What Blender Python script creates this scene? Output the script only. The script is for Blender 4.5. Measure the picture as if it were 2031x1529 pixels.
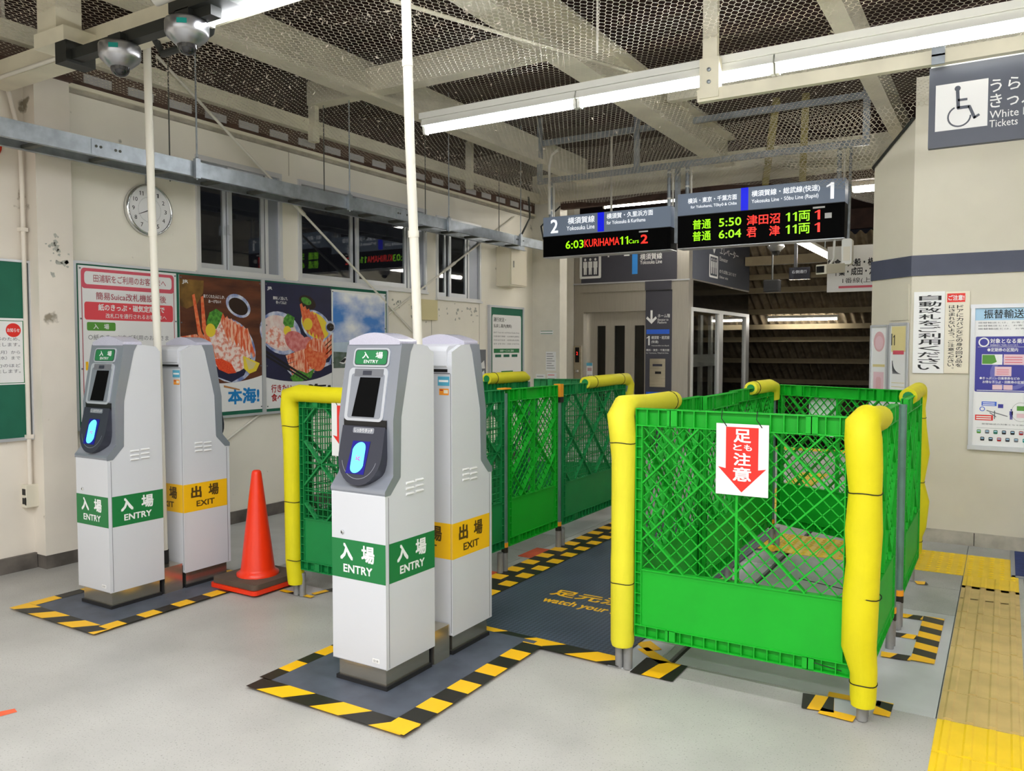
import bpy, math, random
import numpy as np
from mathutils import Vector, Matrix

random.seed(7)
R = math.radians
scene = bpy.context.scene
for o in list(bpy.data.objects):
    bpy.data.objects.remove(o)

# ------------------------------------------------------------------ camera
cam = bpy.data.cameras.new('camera')
cam.sensor_width = 36.0
cam.lens = 1604.0 / 2031.0 * 36.0
cam.clip_start = 0.05
cam.clip_end = 120
camo = bpy.data.objects.new('camera', cam)
scene.collection.objects.link(camo)
camo.location = (0, 0, 1.45)
camo.rotation_euler = (R(90 - 2.66), 0, R(31.4))
scene.camera = camo

# ------------------------------------------------------------------ world, exposure
world = bpy.data.worlds.new('night')
scene.world = world
world.use_nodes = True
bg = world.node_tree.nodes['Background']
bg.inputs[0].default_value = (0.008, 0.008, 0.010, 1)
bg.inputs[1].default_value = 0.3
vs = scene.view_settings
vs.view_transform = 'Standard'
vs.look = 'None'
vs.gamma = 1.0
vs.use_curve_mapping = False
vs.exposure = 0.92
TUBE = 24.0          # radiance of the fluorescent tubes
FAR_TUBE = 26.0

# lamps of the hall that hang behind the camera (rows of the same tubes)
def area(name, loc, sx, sy, power, col=(0.98, 0.99, 1.0)):
    l = bpy.data.lights.new(name, 'AREA')
    l.shape = 'RECTANGLE'
    l.size, l.size_y = sx, sy
    l.energy = power
    l.color = col
    o = bpy.data.objects.new(name, l)
    scene.collection.objects.link(o)
    o.location = loc
    return o
area('tube_row_light', (-0.8, 0.4, 3.0), 6.0, 0.12, 95)
area('tube_row_light', (-0.8, -1.8, 3.0), 6.0, 0.12, 95)

# ------------------------------------------------------------------ materials
def lin(c):
    return tuple(((x / 255) / 12.92 if x / 255 <= 0.04045 else ((x / 255 + 0.055) / 1.055) ** 2.4) for x in c)
M = {}
def mat(name, rgb, rough=0.5, metal=0.0, var=0.0, scale=8.0, bump=0.0, bscale=60.0, rgb2=None, emit=0.0, coat=0.0, trans=0.0, ior=1.45, detail=4.0, lo=0.35, hi=0.65, stretch=None):
    m = bpy.data.materials.new(name)
    m.use_nodes = True
    nt = m.node_tree
    b = nt.nodes['Principled BSDF']
    c = lin(rgb) + (1,)
    b.inputs['Base Color'].default_value = c
    b.inputs['Roughness'].default_value = rough
    b.inputs['Metallic'].default_value = metal
    b.inputs['IOR'].default_value = ior
    if coat:
        b.inputs['Coat Weight'].default_value = coat
    if trans:
        b.inputs['Transmission Weight'].default_value = trans
    if emit:
        b.inputs['Emission Color'].default_value = c
        b.inputs['Emission Strength'].default_value = emit
    if var or rgb2 or bump:
        tc = nt.nodes.new('ShaderNodeTexCoord')
        vec = tc.outputs['Object']
        if stretch:
            mp = nt.nodes.new('ShaderNodeMapping')
            mp.inputs['Scale'].default_value = stretch
            nt.links.new(vec, mp.inputs[0])
            vec = mp.outputs[0]
    if var or rgb2:
        n = nt.nodes.new('ShaderNodeTexNoise')
        n.inputs['Scale'].default_value = scale
        n.inputs['Detail'].default_value = detail
        nt.links.new(vec, n.inputs['Vector'])
        r = nt.nodes.new('ShaderNodeValToRGB')
        r.color_ramp.elements[0].position = lo
        r.color_ramp.elements[1].position = hi
        if rgb2:
            r.color_ramp.elements[0].color = lin(rgb2) + (1,)
            r.color_ramp.elements[1].color = c
        else:
            r.color_ramp.elements[0].color = tuple(x * (1 - var) for x in c[:3]) + (1,)
            r.color_ramp.elements[1].color = tuple(min(1, x * (1 + var * 0.4)) for x in c[:3]) + (1,)
        nt.links.new(n.outputs['Fac'], r.inputs['Fac'])
        nt.links.new(r.outputs['Color'], b.inputs['Base Color'])
    if bump:
        n2 = nt.nodes.new('ShaderNodeTexNoise')
        n2.inputs['Scale'].default_value = bscale
        n2.inputs['Detail'].default_value = 3
        nt.links.new(vec, n2.inputs['Vector'])
        bp = nt.nodes.new('ShaderNodeBump')
        bp.inputs['Strength'].default_value = bump
        bp.inputs['Distance'].default_value = 0.01
        nt.links.new(n2.outputs['Fac'], bp.inputs['Height'])
        nt.links.new(bp.outputs['Normal'], b.inputs['Normal'])
    M[name] = m
    return m

def second_noise(name, rgb2, scale, lo, hi, detail=6):
    """lay a second noise-masked colour (stains, peeled paint, grains) over a material"""
    m = M[name]
    nt = m.node_tree
    b = nt.nodes['Principled BSDF']
    inp = b.inputs['Base Color']
    mix = nt.nodes.new('ShaderNodeMix')
    mix.data_type = 'RGBA'
    if inp.is_linked:
        nt.links.new(inp.links[0].from_socket, mix.inputs[6])
    else:
        mix.inputs[6].default_value = inp.default_value
    mix.inputs[7].default_value = lin(rgb2) + (1,)
    tc = nt.nodes.new('ShaderNodeTexCoord')
    n = nt.nodes.new('ShaderNodeTexNoise')
    n.inputs['Scale'].default_value = scale
    n.inputs['Detail'].default_value = detail
    nt.links.new(tc.outputs['Object'], n.inputs['Vector'])
    r = nt.nodes.new('ShaderNodeValToRGB')
    r.color_ramp.elements[0].position = lo
    r.color_ramp.elements[0].color = (0, 0, 0, 1)
    r.color_ramp.elements[1].position = hi
    r.color_ramp.elements[1].color = (1, 1, 1, 1)
    nt.links.new(n.outputs['Fac'], r.inputs['Fac'])
    nt.links.new(r.outputs['Color'], mix.inputs[0])
    nt.links.new(mix.outputs[2], inp)

mat('terrazzo', (180, 178, 173), 0.42, var=0.13, scale=2.2, bump=0.03, bscale=90)
second_noise('terrazzo', (136, 133, 127), 140, 0.60, 0.72, 2)
mat('slab', (176, 177, 173), 0.55, var=0.16, scale=3.0, bump=0.06, bscale=120)
second_noise('slab', (140, 140, 132), 160, 0.58, 0.70, 2)
mat('light_slab', (192, 194, 193), 0.5, var=0.1, scale=4)
mat('joint', (58, 56, 50), 0.8)
mat('wall_cream', (248, 243, 230), 0.55, var=0.07, scale=1.3)
second_noise('wall_cream', (176, 172, 158), 5.5, 0.70, 0.74, 9)
mat('wall_cream_old', (242, 234, 222), 0.55, var=0.12, scale=1.1)
second_noise('wall_cream_old', (150, 140, 122), 4.0, 0.69, 0.73, 9)
mat('peeled', (182, 182, 172), 0.8, var=0.2, scale=30)
mat('panel_yellow', (226, 214, 164), 0.5)
mat('wall_office', (212, 206, 188), 0.5, var=0.05, scale=2.0)
mat('office_white', (226, 222, 210), 0.5, var=0.04)
mat('navy_band', (72, 76, 94), 0.5, var=0.08)
mat('skirting', (176, 170, 156), 0.6, var=0.25, scale=9)
mat('old_skirting', (104, 98, 92), 0.7, var=0.4, scale=7)
mat('beam_cream', (240, 234, 212), 0.6, var=0.1, scale=4)
mat('beam_olive', (168, 156, 96), 0.6, var=0.1, scale=4)
mat('deck_brown', (66, 47, 42), 0.8, var=0.35, scale=6, stretch=(1, 9, 1))
mat('fascia_brown', (92, 70, 60), 0.75, var=0.3, scale=9)
mat('vent_grey', (190, 188, 190), 0.6)
mat('net', (236, 226, 208), 0.5, var=0.22, scale=3)
mat('lint', (226, 214, 198), 0.9)
mat('white_paint', (232, 232, 232), 0.35, coat=0.2)
mat('lamp_white', (236, 236, 230), 0.4)
mat('cream_plastic', (228, 222, 204), 0.4)
mat('pole_cream', (232, 228, 216), 0.4)
mat('galv', (168, 176, 184), 0.4, 0.5, var=0.2, scale=14)
mat('galv_dark', (96, 98, 92), 0.6, 0.3, var=0.2)
mat('steel', (216, 208, 190), 0.2, 0.9, var=0.12, scale=3, stretch=(1, 1, 12))
mat('brushed', (200, 195, 186), 0.36, 0.75, var=0.05, scale=5, stretch=(12, 12, 0.6))
mat('chrome', (220, 222, 224), 0.15, 1.0)
mat('alu', (206, 209, 214), 0.38, 0.4)
mat('alu_frame', (218, 219, 220), 0.42, 0.2)
mat('alu_dark', (160, 165, 176), 0.42, 0.4)
mat('glass', (235, 240, 240), 0.02, trans=1.0, ior=1.45)
mat('kiosk_white', (209, 211, 217), 0.38, coat=0.15)
mat('kiosk_grey', (146, 151, 162), 0.30, 0.35, coat=0.2)
mat('kiosk_silver', (196, 200, 208), 0.3, 0.3)
mat('kiosk_dark', (52, 54, 66), 0.4)
mat('dome_lilac', (196, 194, 212), 0.25, var=0.08, scale=120, stretch=(4, 1, 1), coat=0.5)
mat('black', (16, 16, 18), 0.45)
mat('screen', (4, 4, 6), 0.12, coat=0.3)
mat('display_black', (5, 5, 6), 0.7)
M['display_black'].node_tree.nodes['Principled BSDF'].inputs['Specular IOR Level'].default_value = 0.1
mat('rubber', (30, 30, 32), 0.7)
mat('led_cyan', (92, 224, 244), 0.4, emit=0.62)
mat('led_blue', (10, 4, 110), 0.4, emit=0.4)
mat('led_pink', (170, 30, 170), 0.4, emit=0.4)
mat('led_green', (150, 236, 12), 0.4, emit=0.62)
mat('led_red', (252, 46, 34), 0.4, emit=0.7)
mat('tag_green', (32, 122, 70), 0.45)
mat('band_green', (26, 120, 62), 0.45)
mat('band_yellow', (244, 190, 20), 0.45)
mat('brown_ink', (84, 62, 20), 0.5)
mat('ink', (28, 28, 32), 0.6)
mat('ink_grey', (110, 112, 118), 0.6)
mat('white_ink', (240, 240, 240), 0.5)
mat('paper', (238, 238, 238), 0.5)
mat('paper_cream', (232, 224, 204), 0.5)
mat('red_ink', (226, 44, 34), 0.5)
mat('rose_ink', (214, 86, 104), 0.5)
mat('rose_red', (226, 74, 84), 0.5)
mat('text_rose', (176, 84, 96), 0.5)
mat('green_ink', (86, 150, 56), 0.5)
mat('board_green', (28, 104, 80), 0.7, var=0.06)
mat('sticker_blue', (84, 170, 200), 0.5)
mat('sticker_orange', (240, 150, 40), 0.5)
mat('bright_green', (6, 172, 34), 0.55, var=0.06, scale=5)
mat('dark_green', (12, 134, 66), 0.55, var=0.08, scale=5)
mat('foam', (222, 210, 4), 0.6, var=0.05, scale=6, bump=0.05, bscale=200)
mat('foam_pale', (228, 218, 46), 0.6, var=0.05, scale=6, bump=0.05, bscale=200)
mat('post_green', (104, 138, 126), 0.5, 0.3, var=0.2)
mat('post_grey', (150, 150, 150), 0.5, 0.3, var=0.12)
mat('tape_yellow', (248, 190, 20), 0.45)
mat('tape_black', (34, 32, 28), 0.42)
mat('tape_orange', (246, 160, 30), 0.5)
mat('floor_plate', (82, 88, 100), 0.5, var=0.22, scale=8)
mat('cone_orange', (240, 52, 14), 0.35, coat=0.2)
mat('cone_weight', (92, 78, 66), 0.8, var=0.2)
mat('tactile', (246, 206, 32), 0.5, var=0.06)
mat('tactile_tan', (206, 178, 112), 0.6, var=0.14, scale=7)
mat('blue_mat', (44, 58, 110), 0.9, var=0.2, scale=40)
mat('sign_grey', (116, 128, 146), 0.45, emit=0.18)
mat('lit_white', (244, 246, 250), 0.45, emit=0.42)
mat('sign_dark', (70, 70, 80), 0.4)
mat('sign_slate', (84, 88, 100), 0.45)
mat('sign_blue', (14, 26, 224), 0.45, emit=0.35)
mat('sign_sky', (60, 150, 236), 0.45)
mat('sign_mid_blue', (48, 100, 214), 0.45)
mat('cctv_silver', (176, 177, 182), 0.28, 0.9)
mat('cctv_dark', (30, 30, 34), 0.1, coat=0.6)
mat('teal', (0, 140, 130), 0.5)
mat('black_bar', (44, 46, 44), 0.5)
mat('slate_roof', (168, 152, 126), 0.85, var=0.3, scale=5)
mat('purlin', (150, 136, 108), 0.7, var=0.1)
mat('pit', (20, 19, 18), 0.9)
mat('tube', (250, 252, 255), 0.4, emit=TUBE)
mat('tube_far', (255, 250, 240), 0.4, emit=FAR_TUBE)
mat('red_brick', (226, 96, 60), 0.7, var=0.2)
# poster inks
mat('p_brown', (112, 60, 36), 0.4, rgb2=(70, 34, 22), scale=3, stretch=(1, 1, 4))
mat('p_navy', (34, 36, 70), 0.4, var=0.2, scale=4)
mat('p_crab', (250, 202, 172), 0.4, rgb2=(226, 92, 48), scale=16, lo=0.44, hi=0.60, stretch=(1, 2.5, .6))
mat('p_crab_red', (224, 82, 40), 0.4, rgb2=(240, 140, 90), scale=30)
mat('p_meat', (250, 230, 222), 0.4, rgb2=(228, 140, 118), scale=26, lo=0.40, hi=0.54)
mat('p_fish', (228, 190, 186), 0.4, rgb2=(240, 226, 220), scale=20)
mat('p_fish_red', (206, 96, 96), 0.4, rgb2=(226, 150, 146), scale=24)
mat('p_roe', (226, 52, 26), 0.4, rgb2=(240, 96, 50), scale=90)
mat('p_leaf', (96, 168, 60), 0.4, rgb2=(52, 116, 40), scale=40)
mat('p_lemon', (240, 214, 60), 0.4)
mat('p_bowl', (222, 226, 238), 0.4, rgb2=(110, 130, 190), scale=14)
mat('p_gold', (150, 112, 50), 0.35, rgb2=(84, 58, 24), scale=6)
mat('p_sauce', (40, 24, 18), 0.3)
mat('p_wood', (190, 130, 74), 0.5)
mat('p_sky', (250, 252, 255), 0.4, rgb2=(64, 132, 214), scale=1.9, detail=8, lo=0.40, hi=0.62, stretch=(1, 1.0, 1.8))
mat('p_haze', (196, 214, 232), 0.4, var=0.1)
mat('p_field', (110, 122, 120), 0.4, rgb2=(70, 92, 72), scale=16)
mat('p_blue_ink', (24, 130, 200), 0.4)
mat('p_darkred', (170, 30, 40), 0.4)
mat('p_panel_blue', (58, 58, 150), 0.4)
mat('p_pale_blue', (168, 206, 232), 0.4)
mat('p_pink', (230, 196, 204), 0.4)
mat('p_rose_pale', (222, 176, 182), 0.4)
mat('p_violet', (104, 104, 178), 0.4)
mat('p_beige', (222, 208, 150), 0.4)

def mat_checker():
    """black rubber mat with a fine diamond relief"""
    m = mat('ramp_rubber', (76, 86, 102), 0.5, var=0.15, scale=3)
    nt = m.node_tree
    b = nt.nodes['Principled BSDF']
    old = b.inputs['Base Color'].links[0].from_socket
    tc = nt.nodes.new('ShaderNodeTexCoord')
    mp = nt.nodes.new('ShaderNodeMapping')
    mp.inputs['Rotation'].default_value = (0, 0, R(45))
    nt.links.new(tc.outputs['Object'], mp.inputs[0])
    ch = nt.nodes.new('ShaderNodeTexChecker')
    ch.inputs['Scale'].default_value = 55
    nt.links.new(mp.outputs[0], ch.inputs['Vector'])
    bp = nt.nodes.new('ShaderNodeBump')
    bp.inputs['Strength'].default_value = 0.9
    bp.inputs['Distance'].default_value = 0.006
    nt.links.new(ch.outputs['Fac'], bp.inputs['Height'])
    nt.links.new(bp.outputs['Normal'], b.inputs['Normal'])
    mx = nt.nodes.new('ShaderNodeMix')
    mx.data_type = 'RGBA'
    mx.blend_type = 'MULTIPLY'
    mx.inputs[0].default_value = 1.0
    nt.links.new(old, mx.inputs[6])
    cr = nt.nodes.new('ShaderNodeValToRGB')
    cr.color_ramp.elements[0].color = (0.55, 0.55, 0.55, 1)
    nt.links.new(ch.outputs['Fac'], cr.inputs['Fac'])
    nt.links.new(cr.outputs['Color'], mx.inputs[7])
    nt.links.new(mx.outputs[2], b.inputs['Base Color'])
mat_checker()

# ------------------------------------------------------------------ helpers
X, Y, Z = Vector((1, 0, 0)), Vector((0, 1, 0)), Vector((0, 0, 1))
LOC = {}
def tag(o, label=None, cat=None, group=None, kind=None):
    if label: o['label'] = label
    if cat: o['category'] = cat
    if group: o['group'] = group
    if kind: o['kind'] = kind
    return o
def thing(name, label=None, cat=None, loc=(0, 0, 0), group=None, kind=None, rz=0.0):
    o = bpy.data.objects.new(name, None)
    scene.collection.objects.link(o)
    o.empty_display_size = 0.1
    o.location = loc
    o.rotation_euler = (0, 0, rz)
    LOC[o.name] = Vector(loc)
    return tag(o, label, cat, group, kind)

FONT = bpy.data.curves.new('lettering', 'FONT')
FONT.resolution_u = 2
ONE = [(.0, .60), (.0, .52), (.16, .60), (.16, 0), (.30, 0), (.30, .73), (.18, .73), (.12, .66)]
def text_mesh(body, bold=0.0):
    if body and set(body) == {'1'}:          # a figure one with its flag
        v, f = [], []
        for k in range(len(body)):
            n = len(v)
            v += [(x + .52 * k, y) for x, y in ONE]
            f.append(tuple(range(n, n + len(ONE))))
        return v, f, 1
    FONT.body = body
    FONT.offset = 0.0
    o = bpy.data.objects.new('t', FONT)
    me = o.to_mesh()
    v = [(p.co.x, p.co.y) for p in me.vertices]
    f = [tuple(p.vertices) for p in me.polygons]
    o.to_mesh_clear()
    bpy.data.objects.remove(o)
    if bold > 0:                             # heavier strokes: the same outline laid over itself, shifted
        w = bold * .75
        v0, f0 = v, f
        v, f = [], []
        for dx, dy in ((-w, -w), (w, -w), (-w, w), (w, w)):
            n = len(v)
            v += [(x + dx, y + dy) for x, y in v0]
            f += [tuple(n + i for i in q) for q in f0]
    return v, f, (4 if bold > 0 else 1)

class MB:
    def __init__(s):
        s.v, s.f, s.m, s.mats, s.sm = [], [], [], [], []
    def mi(s, m):
        if m not in s.mats: s.mats.append(m)
        return s.mats.index(m)
    def add(s, vs, fs, m, smooth=False):
        b = len(s.v)
        s.v += [tuple(p) for p in vs]
        k = s.mi(m)
        for f in fs:
            s.f.append(tuple(b + i for i in f)); s.m.append(k); s.sm.append(smooth)
        return s
    def quad(s, a, b, c, d, m): return s.add([a, b, c, d], [(0, 1, 2, 3)], m)
    def box(s, x0, x1, y0, y1, z0, z1, m):
        vs = [(x, y, z) for z in (z0, z1) for x, y in ((x0, y0), (x1, y0), (x1, y1), (x0, y1))]
        return s.add(vs, [(3, 2, 1, 0), (4, 5, 6, 7), (0, 1, 5, 4), (1, 2, 6, 5), (2, 3, 7, 6), (3, 0, 4, 7)], m)
    def obox(s, c, a, b, n, m):
        c, a, b, n = Vector(c), Vector(a), Vector(b), Vector(n)
        vs = [c + sa * a + sb * b + sn * n for sn in (-1, 1) for sa, sb in ((-1, -1), (1, -1), (1, 1), (-1, 1))]
        return s.add(vs, [(3, 2, 1, 0), (4, 5, 6, 7), (0, 1, 5, 4), (1, 2, 6, 5), (2, 3, 7, 6), (3, 0, 4, 7)], m)
    def bar(s, p0, p1, w, h, m, up=Z):
        p0, p1 = Vector(p0), Vector(p1)
        d = p1 - p0
        a = d.normalized()
        side = a.cross(up)
        if side.length < 1e-4: side = a.cross(X)
        side.normalize()
        return s.obox((p0 + p1) / 2, d / 2, side * w / 2, side.cross(a) * h / 2, m)
    def tube(s, pts, r, m, n=8, caps=True, flat=None):
        pts = [Vector(p) for p in pts]
        rs = r if isinstance(r, (list, tuple)) else [r] * len(pts)
        rings = []
        ref = None
        for i, p in enumerate(pts):
            d = (pts[min(i + 1, len(pts) - 1)] - pts[max(i - 1, 0)]).normalized()
            if ref is None:
                ref = d.cross(Z)
                if ref.length < 1e-3: ref = d.cross(Y)
                ref.normalize()
            else:
                ref = (ref - d * ref.dot(d)).normalized()
            b = d.cross(ref)
            rings.append([p + (ref * math.cos(t) + b * math.sin(t)) * rs[i] for t in [2 * math.pi * k / n for k in range(n)]])
        vs = [q for ring in rings for q in ring]
        fs = [(i * n + k, i * n + (k + 1) % n, (i + 1) * n + (k + 1) % n, (i + 1) * n + k) for i in range(len(pts) - 1) for k in range(n)]
        s.add(vs, fs, m, True)
        if caps:
            s.add(rings[0], [tuple(range(n))[::-1]], m)
            s.add(rings[-1], [tuple(range(n))], m)
        return s
    def prism(s, poly, o, r, u, d0, d1, m, side=None):
        """extrude a 2D outline (in r,u axes at o) along their normal from d0 to d1"""
        o, r, u = Vector(o), Vector(r), Vector(u)
        n = r.cross(u)
        k = len(poly)
        lo = [o + r * a + u * b + n * d0 for a, b in poly]
        hi = [o + r * a + u * b + n * d1 for a, b in poly]
        s.add(lo, [tuple(range(k))[::-1]], m)
        s.add(hi, [tuple(range(k))], m)
        return s.add(lo + hi, [(i, (i + 1) % k, k + (i + 1) % k, k + i) for i in range(k)], side or m)
    def flat(s, poly, o, r, u, d, m):
        o, r, u = Vector(o), Vector(r), Vector(u)
        n = r.cross(u)
        return s.add([o + r * a + u * b + n * d for a, b in poly], [tuple(range(len(poly)))], m)
    def rect(s, a0, a1, b0, b1, o, r, u, d, m):
        return s.flat([(a0, b0), (a1, b0), (a1, b1), (a0, b1)], o, r, u, d, m)
    def lathe(s, prof, o, m, n=20, axis=Z):
        o = Vector(o); axis = Vector(axis)
        p = axis.cross(X) if abs(axis.x) < 0.9 else axis.cross(Y)
        p.normalize(); q = axis.cross(p)
        vs = [o + axis * z + (p * math.cos(t) + q * math.sin(t)) * rr for rr, z in prof for t in [2 * math.pi * k / n for k in range(n)]]
        fs = [(i * n + k, i * n + (k + 1) % n, (i + 1) * n + (k + 1) % n, (i + 1) * n + k) for i in range(len(prof) - 1) for k in range(n)]
        return s.add(vs, fs, m, True)
    def text(s, body, o, r, u, a0, a1, b0, b1, d, m, bold=0.0):
        """lettering stretched into the box a0..a1 x b0..b1 of the (r,u) frame"""
        v, f, layers = text_mesh(body, bold)
        if not v: return s
        x0, x1 = min(p[0] for p in v), max(p[0] for p in v)
        y0, y1 = min(p[1] for p in v), max(p[1] for p in v)
        sx, sy = (a1 - a0) / max(x1 - x0, 1e-6), (b1 - b0) / max(y1 - y0, 1e-6)
        o, r, u = Vector(o), Vector(r), Vector(u)
        n = r.cross(u)
        per = max(len(v) // layers, 1)
        return s.add([o + r * (a0 + (x - x0) * sx) + u * (b0 + (y - y0) * sy) + n * (d + .00012 * (i // per)) for i, (x, y) in enumerate(v)], f, m)
    def build(s, name, parent=None, label=None, bevel=0.0, local=False, loc=None, kind=None):
        off = Vector((0, 0, 0))
        if parent is not None and not local: off = LOC.get(parent.name, Vector((0, 0, 0)))
        if parent is None and loc is not None: off = Vector(loc)
        me = bpy.data.meshes.new(name)
        vs = s.v if off.length == 0 else [(p[0] - off.x, p[1] - off.y, p[2] - off.z) for p in s.v]
        me.from_pydata(vs, [], s.f)
        for k in s.mats: me.materials.append(M[k])
        me.polygons.foreach_set('material_index', s.m)
        me.polygons.foreach_set('use_smooth', s.sm)
        me.update()
        o = bpy.data.objects.new(name, me)
        scene.collection.objects.link(o)
        if parent is not None:
            o.parent = parent
            LOC[o.name] = off
        elif loc is not None:
            o.location = loc
        if parent is None: LOC[o.name] = off
        if bevel:
            bm = o.modifiers.new('edge', 'BEVEL')
            bm.width = bevel; bm.segments = 3; bm.limit_method = 'ANGLE'; bm.angle_limit = R(35)
        if label: o['label'] = label
        if kind: o['kind'] = kind
        return o
def copy_part(src, parent, loc, rz=None):
    c = src.copy()
    scene.collection.objects.link(c)
    c.parent = parent
    c.location = loc
    if rz is not None: c.rotation_euler = (0, 0, rz)
    return c
def rrect(a0, a1, b0, b1, r, n=4):
    out = []
    for cx, cy, t0 in ((a1 - r, b0 + r, -90), (a1 - r, b1 - r, 0), (a0 + r, b1 - r, 90), (a0 + r, b0 + r, 180)):
        for k in range(n + 1):
            t = R(t0 + 90 * k / n)
            out.append((cx + r * math.cos(t), cy + r * math.sin(t)))
    return out
def ell(ca, cb, ra, rb, n=20, rot=0.0):
    c, s_ = math.cos(R(rot)), math.sin(R(rot))
    return [(ca + ra * math.cos(t) * c - rb * math.sin(t) * s_, cb + ra * math.cos(t) * s_ + rb * math.sin(t) * c) for t in [2 * math.pi * k / n for k in range(n)]]
def struct(name, mb, **kw): return mb.build(name, kind='structure', **kw)

# ================================================================== FLOOR
floor = thing('floor', kind='structure')
MB().box(-6.2, 4.0, -4.0, 12.2, -0.12, -0.02, 'joint').build('floor_bed', floor)
def slab(x0, x1, y0, y1, m='slab', z=0.0):
    MB().box(x0 + .0018, x1 - .0018, y0 + .0018, y1 - .0018, -0.02, z, m).build('slab', floor)
slab(-5.6, 4.0, -4.0, 3.515, 'terrazzo')
xs = [-5.6, -4.1, -2.83, -1.30, -0.2, 0.13, 1.5, 4.0]
ys = [3.515, 4.935, 5.475, 6.75, 8.1, 9.4, 10.8, 12.2]
for i in range(len(xs) - 1):
    for j in range(len(ys) - 1):
        x0, x1 = xs[i], xs[i + 1]
        if i == 3: x0 += 0.03
        slab(x0, x1, ys[j], ys[j + 1], 'light_slab' if (i + j) % 3 == 0 and i < 4 else 'slab')
MB().box(-7.2, -5.6, 9.4, 12.2, -0.02, 0, 'slab').build('slab', floor)
MB().box(-3.95, -0.9, 12.2, 12.23, -1.2, -0.02, 'slab').build('stair_edge', floor)

# tactile paving: one tile = 30 cm square, ridged or dotted
path = thing('tactile_path', kind='structure', label='yellow tactile paving tiles let into the floor')
def ridged(m):
    b = MB().box(-.148, .148, -.148, .148, 0.0005, .004, m)
    for k in range(4):
        x = -.1125 + .075 * k
        b.prism([(x - .017, .004), (x - .010, .009), (x + .010, .009), (x + .017, .004)], (0, -.14, 0), X, Z, -.28, 0, m)
    return b
def dotted(m):
    b = MB().box(-.148, .148, -.148, .148, 0.0005, .004, m)
    for i in range(5):
        for j in range(5):
            b.lathe([(.016, 0.004), (.011, .009), (0.0005, .009)], (-.12 + .06 * i, -.12 + .06 * j, 0), m, 8)
    return b
src = {}
for k, mb in (('ry', ridged('tactile')), ('rt', ridged('tactile_tan')), ('d', dotted('tactile'))):
    pass
def tile(kind, x, y):
    if kind not in src:
        mb = {'ry': lambda: ridged('tactile'), 'rt': lambda: ridged('tactile_tan'), 'd': lambda: dotted('tactile')}[kind]()
        o = mb.build('tactile_tile', path, local=True)
        o.location = (x, y, 0)
        src[kind] = o
    else:
        copy_part(src[kind], path, (x, y, 0))
for k in range(7): tile('ry', -.047, 3.36 - .3 * k)
for k in range(7): tile('rt', -.047, 3.665 + .3 * k - (0.0 if k < 6 else .02))
tile('ry', -.047, 5.69)
for i in range(9):
    for j in range(2):
        tile('d', -.047 - .3 * i, 5.99 + .3 * j)
for i in range(1, 9):
    for j in range(10):
        if i == 5: tile('ry', -.047 - .3 * 6, 6.9 + .3 * j)
for i in range(9): tile('d', -1.1 - .3 * i, 12.0)

# ================================================================== LEFT WALL
wl = MB()
xa, xb = -5.62, -5.42
W1, W2, W3 = (4.145, 5.015, 2.05, 2.955), (5.21, 7.075, 2.05, 2.95), (7.255, 8.14, 2.0, 2.915)
wl.box(xa, xb, 2.9, 9.6, 0, 2.0, 'wall_cream')
wl.box(xa, xb, 2.9, 9.6, 2.955, 3.3, 'wall_cream')
for y0, y1 in ((2.9, 4.145), (5.015, 5.21), (7.075, 7.255), (8.14, 9.6)):
    wl.box(xa, xb, y0, y1, 2.0, 2.955, 'wall_cream')
for (y0, y1, z0, z1) in (W1, W2, W3):
    if z0 > 2.0: wl.box(xa, xb, y0, y1, 2.0, z0, 'wall_cream')
    if z1 < 2.955: wl.box(xa, xb, y0, y1, z1, 2.955, 'wall_cream')
struct('wall_left', wl)
w0 = MB().box(-5.66, -5.46, -4.0, 2.9, 0, 3.3, 'wall_cream_old')
struct('wall_left_near', w0)
pl = MB().box(-5.5, -5.33, 2.88, 3.11, 0.09, 3.2, 'wall_cream_old')
pl.box(-5.5, -5.335, 2.885, 3.105, 0.0, 0.09, 'old_skirting')
struct('pillar', pl)
# peeled paint patches, each flake its own thin sheet of bare plaster
pe = MB()
for (cy, cz, n, sy, sz, xx) in ((6.95, 1.86, 16, .30, .10, -5.4195), (7.6, 1.84, 16, .4, .09, -5.4195), (8.0, 1.86, 9, .14, .07, -5.4195), (6.55, 1.92, 12, .2, .05, -5.4195), (3.0, 2.02, 12, .09, .1, -5.3295), (3.0, 2.12, 8, .05, .06, -5.3295)):
    for k in range(n):
        a, b = random.gauss(cy, sy * .5), random.gauss(cz, sz * .5)
        if xx > -5.35: a = min(max(a, 2.91), 3.08)
        r0 = random.uniform(.006, .026)
        pts = [(a + math.cos(t) * r0 * random.uniform(.4, 1.3), b + math.sin(t) * r0 * random.uniform(.4, 1.2)) for t in [2 * math.pi * q / 8 for q in range(8)]]
        pe.flat(pts, (xx, 0, 0), Y, Z, 0, 'peeled')
pe.build('peeled_plaster', kind='stuff', label='grey bare plaster where cream paint has flaked off the wall')
bl = MB().box(-5.46, -5.435, -4.0, 2.88, 0, .1, 'old_skirting')
struct('baseboard_left', bl)
bl = MB().box(-5.42, -5.40, 3.11, 9.39, 0, .1, 'old_skirting')
struct('baseboard_left_far', bl)
# grooves between wall sheets
for i, (y, z0, z1) in enumerate(((5.11, 2.96, 3.17), (7.17, .9, 1.76), (8.12, 1.0, 1.98))):
    struct('trim_seam', MB().box(-5.421, -5.418, y, y + .006, z0, z1, 'skirting'))
struct('trim_1', MB().box(-5.42, -5.385, 3.11, 9.39, 3.165, 3.19, 'skirting').box(-5.42, -5.36, 3.11, 9.39, 3.19, 3.215, 'beam_cream'))
struct('trim_2', MB().box(-5.5, -5.30, 2.87, 3.12, 3.2, 3.23, 'fascia_brown'))
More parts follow.
